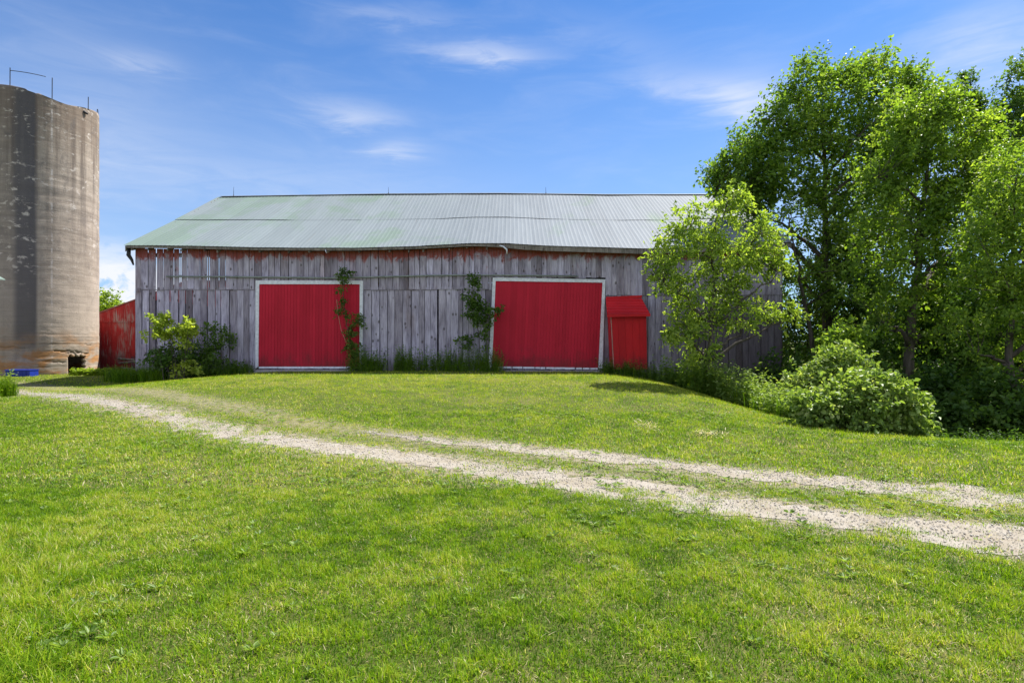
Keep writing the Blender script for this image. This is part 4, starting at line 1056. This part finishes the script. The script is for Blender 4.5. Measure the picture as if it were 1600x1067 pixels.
# the dark understorey, each tree with its own crown
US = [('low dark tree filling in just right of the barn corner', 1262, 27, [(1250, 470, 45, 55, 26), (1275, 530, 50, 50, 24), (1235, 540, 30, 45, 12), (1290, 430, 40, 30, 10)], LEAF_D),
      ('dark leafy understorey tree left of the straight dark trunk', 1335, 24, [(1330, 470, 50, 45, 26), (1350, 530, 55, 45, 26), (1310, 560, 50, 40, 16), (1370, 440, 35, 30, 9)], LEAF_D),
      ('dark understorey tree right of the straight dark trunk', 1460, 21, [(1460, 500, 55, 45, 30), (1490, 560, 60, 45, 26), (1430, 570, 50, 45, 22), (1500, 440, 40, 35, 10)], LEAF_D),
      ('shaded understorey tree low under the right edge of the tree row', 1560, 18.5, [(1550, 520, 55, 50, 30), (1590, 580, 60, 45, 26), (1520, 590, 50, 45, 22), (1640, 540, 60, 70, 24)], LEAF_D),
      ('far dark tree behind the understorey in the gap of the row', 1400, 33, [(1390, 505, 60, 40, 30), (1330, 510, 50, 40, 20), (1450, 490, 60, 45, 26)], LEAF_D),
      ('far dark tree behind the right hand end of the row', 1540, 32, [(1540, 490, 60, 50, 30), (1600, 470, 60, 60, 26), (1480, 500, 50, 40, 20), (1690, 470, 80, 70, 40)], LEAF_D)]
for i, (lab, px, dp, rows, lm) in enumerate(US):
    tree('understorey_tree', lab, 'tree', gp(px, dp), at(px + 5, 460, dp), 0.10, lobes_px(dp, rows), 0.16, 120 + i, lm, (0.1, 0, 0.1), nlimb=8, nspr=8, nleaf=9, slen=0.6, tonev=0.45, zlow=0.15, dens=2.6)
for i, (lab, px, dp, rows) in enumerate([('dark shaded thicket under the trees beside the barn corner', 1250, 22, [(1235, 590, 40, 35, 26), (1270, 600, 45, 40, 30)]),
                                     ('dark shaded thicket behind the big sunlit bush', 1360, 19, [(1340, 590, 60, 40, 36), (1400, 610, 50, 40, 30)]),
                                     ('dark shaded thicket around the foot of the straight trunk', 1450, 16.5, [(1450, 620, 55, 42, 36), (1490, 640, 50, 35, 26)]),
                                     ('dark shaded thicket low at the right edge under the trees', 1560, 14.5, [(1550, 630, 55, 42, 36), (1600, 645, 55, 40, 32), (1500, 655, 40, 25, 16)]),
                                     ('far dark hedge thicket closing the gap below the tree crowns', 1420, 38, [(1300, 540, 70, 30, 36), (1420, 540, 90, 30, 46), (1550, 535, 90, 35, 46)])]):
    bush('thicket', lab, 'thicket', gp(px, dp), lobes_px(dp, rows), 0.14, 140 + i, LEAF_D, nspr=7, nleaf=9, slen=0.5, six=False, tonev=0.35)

# small tree in front of the barn
tree('young_tree', 'young light green box elder in front of the right end of the barn', 'tree', gp(1104, 18.0), at(1120, 335, 18.0), 0.10,
     lobes_px(18.0, [(1085, 345, 38, 26, 18), (1150, 325, 24, 24, 10), (1158, 308, 12, 12, 4), (1195, 360, 36, 18, 13), (1060, 385, 34, 28, 16), (1120, 395, 60, 34, 32), (1045, 440, 34, 18, 13), (1180, 415, 46, 24, 18), (1215, 400, 25, 14, 6),
                     (1100, 470, 46, 32, 20), (1165, 490, 45, 18, 14), (1225, 490, 30, 10, 9), (1075, 520, 34, 26, 12), (1100, 545, 30, 24, 10), (1050, 505, 20, 14, 6), (1030, 425, 16, 10, 4), (1120, 440, 45, 20, 12)]),
     0.135, 111, LEAF_E, (0.12, -0.1, 0.0), nlimb=13, nspr=5, nleaf=8, slen=0.34, six=True, spread=0.8, aspect=0.5, hang=0.25, zlow=0.2, up=0.1, dens=2.0)
# distant tree behind the shed
tree('far_tree', 'small bright green tree far behind the red lean-to shed', 'tree', (float(at(165, 533, 48)[0]), 48, -0.1), at(163, 462, 48), 0.14,
     lobes_px(48, [(165, 478, 22, 20, 26), (150, 490, 20, 25, 20), (178, 485, 14, 14, 10)]), 0.22, 112, LEAF_Y, (0, 0, 0), nlimb=8, nspr=6, nleaf=8, slen=0.6)

# ------------------------------------------------------------------ shrubs, vines and weeds
bush('shrub', 'sunlit yellow green shrub in front of the left end of the grey barn wall', 'shrub', gp(282, 21.3), lobes_px(21.3, [(274, 514, 33, 16, 22), (251, 499, 13, 9, 8), (240, 521, 8, 9, 5), (294, 526, 18, 14, 8), (256, 524, 14, 6, 4), (294, 572, 13, 8, 7), (278, 580, 14, 5, 4)]),
     0.12, 201, LEAF_Y, nspr=5, nleaf=8, slen=0.20, stems=14, tonev=0.85)
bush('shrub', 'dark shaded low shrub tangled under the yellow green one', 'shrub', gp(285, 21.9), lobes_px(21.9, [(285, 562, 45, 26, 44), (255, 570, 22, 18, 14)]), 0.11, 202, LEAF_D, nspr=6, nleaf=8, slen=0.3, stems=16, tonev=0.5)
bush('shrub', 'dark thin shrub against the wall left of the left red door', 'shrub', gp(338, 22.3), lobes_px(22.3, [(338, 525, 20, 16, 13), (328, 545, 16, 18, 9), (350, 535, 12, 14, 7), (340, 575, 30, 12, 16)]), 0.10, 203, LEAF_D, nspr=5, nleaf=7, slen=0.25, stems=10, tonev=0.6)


def vine(name, label, pts, blobs, y, leaf, seed, lmat):
    r = np.random.default_rng(seed); b = (wx(pts[0][0]), y, float(gz(wx(pts[0][0]), y)))
    th = thing(name, b, label, 'vine', 'vines climbing the barn front')
    P = [np.array((bx(a, y), y + 0.03 * math.sin(i * 2.1), bz(c_, y))) for i, (a, c_) in enumerate(pts)]
    P[0][2] = b[2] - 0.05; mb = MB(); mb.tube(P, np.linspace(0.018, 0.006, len(P)), 5)
    C, O = clusters([(at(a, c_, y - 0.02), np.array((rx * y / LENS_PX, 0.10, rz_ * y / LENS_PX)), n) for a, c_, rx, rz_, n in blobs], r)
    for e in C[:: 3]:
        a = min(P, key=lambda q: np.linalg.norm(q - e)); mb.tube(bez(a, (a + e) / 2 + (0, 0, 0.05), e, 4), 0.004, 4, cap=False)
    mb.build('stem', BARK, th, smooth=True)
    v, f, tt = sprays(C, O, np.zeros(3), r, 5, 7, 0.2, leaf, 0.8, 0.1, True, 0.6, 0.5, 0.3)
    raw('leaves', v, f, lmat, th, tone=tt); return th
vine('climbing_vine', 'tall thin vine climbing across the right edge of the left red door', [(556, 585), (550, 550), (543, 515), (538, 480), (536, 450), (535, 425)],
     [(537, 430, 8, 8, 9), (538, 460, 5, 18, 5), (538, 488, 18, 6, 5), (545, 515, 13, 12, 7), (556, 503, 14, 4, 3), (554, 545, 14, 16, 12), (566, 500, 4, 8, 2)], 22.45, 0.10, 211, LEAF_D)
vine('climbing_vine', 'bushy dark vine climbing the grey boards beside the right red door', [(752, 585), (750, 550), (748, 520), (742, 490), (738, 460), (739, 432)],
     [(739, 440, 9, 9, 8), (738, 465, 11, 14, 10), (748, 488, 16, 16, 17), (738, 480, 16, 12, 7), (755, 505, 12, 12, 7), (728, 532, 12, 5, 6), (752, 532, 8, 10, 4), (765, 490, 7, 7, 3), (777, 487, 6, 4, 3)], 22.4, 0.11, 212, LEAF_D)
mb = MB(); mb.tube([(bx(a, 22.35), 22.35, bz(c_, 22.35)) for a, c_ in ((541, 535), (533, 515), (528, 490), (526, 468))], 0.008, 5)
tag(mb.build('dry_stalk', plain('straw_stalk', (0.42, 0.32, 0.22), 0.8), org=(bx(540, 22.35), 22.35, 0.4)), 'bare pale stalk leaning across the left red door', 'stalk')


def wsp(px, d, rx, ry=0.22, n=1): return ((px - 800) / LENS_PX * d, d, rx, ry, n)
weeds('weed_clump', 'dark tall weeds at the foot of the left red door\'s right jamb', [wsp(562, 22.2, 0.55), wsp(585, 22.3, 0.45, .2, .7)], 0.95, 0.13, 221, LEAF_D, 90, tonev=0.75, grassy=400)
weeds('weed_clump', 'small dark weed bush at the wall midway between the doors', [wsp(632, 22.3, 0.4)], 0.95, 0.13, 222, LEAF_D, 70, tonev=0.75, grassy=200)
weeds('weed_clump', 'weeds along the wall left of the right red door, below the vine', [wsp(700, 22.2, 0.5), wsp(735, 22.1, 0.55), wsp(768, 22.0, 0.45), wsp(665, 22.35, 0.4, .2, .5)], 0.95, 0.12, 223, LEAF_D, 180, tonev=0.8, grassy=600)
weeds('weed_clump', 'dark weeds between the wall and the lawn left of the left door', [wsp(375, 22.3, 0.6), wsp(345, 22.0, 0.5), wsp(310, 21.8, 0.5)], 0.55, 0.11, 224, LEAF_D, 110, tonev=0.6, grassy=500)
weeds('grass_clump', 'soft tall grass clump at the front left corner of the barn', [wsp(205, 22.2, 0.55, .35), wsp(240, 21.7, 0.5, .3), wsp(180, 22.8, .3, .3, .4)], 0.85, 0.10, 225, LEAF_B, 60, nleaf=8, tonev=0.4, grassy=2600, cat='tall grass')
weeds('weed_clump', 'shaded weeds round the foot of the red hatch box', [wsp(950, 22.0, 0.35), wsp(985, 21.6, 0.5), wsp(1025, 21.3, 0.6, .4, 1.3)], 0.62, 0.12, 226, LEAF_D, 120, tonev=0.7, grassy=500)
weeds('weed_clump', 'broad leaved weeds in the shade under the young tree', [wsp(1060, 19.6, 0.7, .5), wsp(1085, 18.4, 0.5, .5), wsp(1100, 17.7, .4, .3)], 1.0, 0.15, 227, LEAF_D, 200, tonev=0.95, aspect=0.5, grassy=300)
weeds('weed_clump', 'tall sunlit weeds down the bank below the young tree', [wsp(1120, 18.6, 0.7, .6), wsp(1150, 17.2, 0.6, .6), wsp(1185, 15.8, 0.5, .6), wsp(1118, 17.6, .35, .3, .8)], 1.15, 0.15, 228, LEAF_B, 300, nleaf=16, tonev=0.5, aspect=0.45, grassy=700)
weeds('weed_clump', 'pale tipped weeds at the foot of the bank beside the big bush', [wsp(1205, 14.4, 0.45, .5), wsp(1230, 13.2, 0.4, .5), wsp(1250, 12.4, .3, .4)], 0.75, 0.12, 229, LEAF_B, 190, nleaf=15, tonev=0.55, aspect=0.45, grassy=900)
weeds('weed_clump', 'low leafy weeds in front of the opening at the silo foot', [wsp(148, 26.9, 1.1, .22)], 0.32, 0.15, 230, LEAF_Y, 230, nleaf=9, tonev=0.4, aspect=0.6, grassy=0)
weeds('grass_clump', 'tall light grass tuft at the left edge beside the driveway', [wsp(-4, 16.3, 0.38, .3)], 0.72, 0.12, 231, LEAF_Y, 50, nleaf=9, tonev=0.25, grassy=1500, cat='tall grass')
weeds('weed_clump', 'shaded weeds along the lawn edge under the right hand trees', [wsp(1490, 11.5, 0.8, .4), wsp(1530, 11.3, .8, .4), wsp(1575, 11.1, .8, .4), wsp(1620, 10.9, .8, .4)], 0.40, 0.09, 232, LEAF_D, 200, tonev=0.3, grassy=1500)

bush('bush', 'big rounded sunlit bush on the lawn edge at the foot of the bank', 'bush', gp(1355, 10.9), lobes_px(10.9, [(1345, 632, 75, 32, 90), (1300, 648, 48, 28, 44), (1395, 645, 42, 30, 40), (1360, 608, 45, 20, 30), (1425, 668, 18, 14, 9), (1345, 668, 85, 14, 40)]),
     0.088, 241, LEAF_B, nspr=10, nleaf=9, slen=0.26, stems=26, aspect=0.78, tonev=0.52)
bush('bush', 'shrub with flat pale leaf layers behind the big rounded bush', 'bush', gp(1285, 14.0), lobes_px(14.0, [(1275, 588, 38, 14, 34), (1310, 585, 40, 22, 36), (1255, 608, 30, 16, 20), (1320, 560, 24, 16, 14), (1285, 615, 45, 22, 26)]),
     0.11, 242, LEAF_B, nspr=7, nleaf=9, slen=0.30, stems=18, aspect=0.6, tonev=0.55, up=0.05)
bush('sapling', 'thin yellow green sapling leaning up behind the bushes', 'sapling', gp(1330, 15.0), lobes_px(15.0, [(1335, 515, 14, 8, 6), (1318, 530, 18, 10, 9), (1305, 545, 16, 10, 8), (1345, 525, 8, 6, 3), (1300, 560, 22, 10, 9)]),
     0.12, 243, LEAF_L, nspr=5, nleaf=8, slen=0.3, stems=8, tonev=0.6)

# straw patches and flat lawn weeds
def flat_straw(name, label, px, py, rx, ry, n, seed):
    d = 1.0
    lo, hi = 4.0, 22.0
    for _ in range(40):
        d = (lo + hi) / 2; q = at(px, py, d)
        if q[2] > float(gz(q[0], q[1])): lo = d
        else: hi = d
    q = at(px, py, d); r = np.random.default_rng(seed)
    p = q[:2] + r.normal(0, 0.5, (n, 2)) * (rx, ry)
    v, f, tn = blades(p, r.uniform(0.05, 0.14, n), r.uniform(0.006, 0.014, n), r.uniform(1.1, 1.55, n), r.uniform(0.86, 1.0, n), seed, z0=gz(p[:, 0], p[:, 1]) + r.uniform(0.02, 0.06, n), bend=0.96)
    o = raw(name, v, f, GRASS, tone=tn, org=(q[0], q[1], float(gz(q[0], q[1])))); tag(o, label, 'straw', kind='stuff')
flat_straw('dry_straw', 'dry straw patch on the bank, the upper left one of two', 1012, 667, 0.20, 0.55, 130, 301)
flat_straw('dry_straw', 'dry straw patch on the bank, the lower right one of two', 1108, 680, 0.32, 0.36, 130, 302)

r = np.random.default_rng(77); n = 5200
y = np.sqrt(r.uniform(1.0, 13.0 ** 2, n)); x = r.uniform(-1, 1, n) * (1.02 * y + 1); sg, ind = rut_dist(x, y)
pn = fbm(x * 0.9, y * 0.9, 55, 3)
inst = (sg > 0.25) & (sg < 1.15) & (x > 0.5)
ok = ((pn > 0.57) | (inst & (r.random(n) < 0.9)) | (r.random(n) < 0.12)) & ((np.abs(sg) > 0.30) | (r.random(n) < 0.35)) & ((np.abs(sg - 1.4) > 0.28) | (x < -1) | (r.random(n) < 0.5))
x, y = x[ok], y[ok]; n = len(x); k = 9; rs = np.repeat(r.uniform(0.45, 1.0, n), k)
a = np.tile(np.arange(k) * 2.4, n) + np.repeat(r.uniform(0, 6.28, n), k) + r.normal(0, 0.3, n * k)
P = np.column_stack((np.repeat(x, k) + 0.012 * np.cos(a), np.repeat(y, k) + 0.012 * np.sin(a), np.repeat(gz(x, y), k) + 0.018))
D = np.column_stack((np.cos(a), np.sin(a), r.uniform(0.25, 1.1, n * k)))
v, f, tn = leaf_mesh(P, D, np.array((0, 0, 1.0)) + r.normal(0, 0.2, (n * k, 3)), 0.052 * rs * r.uniform(0.7, 1.2, n * k), 0.024 * rs * r.uniform(0.7, 1.3, n * k), np.clip(0.35 + r.normal(0, 0.18, n * k), 0, 1), True)
tag(raw('lawn_weeds', v, f, LEAF_B, tone=tn), 'small flat rosettes of clover and dandelion leaves in the lawn', 'weeds', kind='stuff')
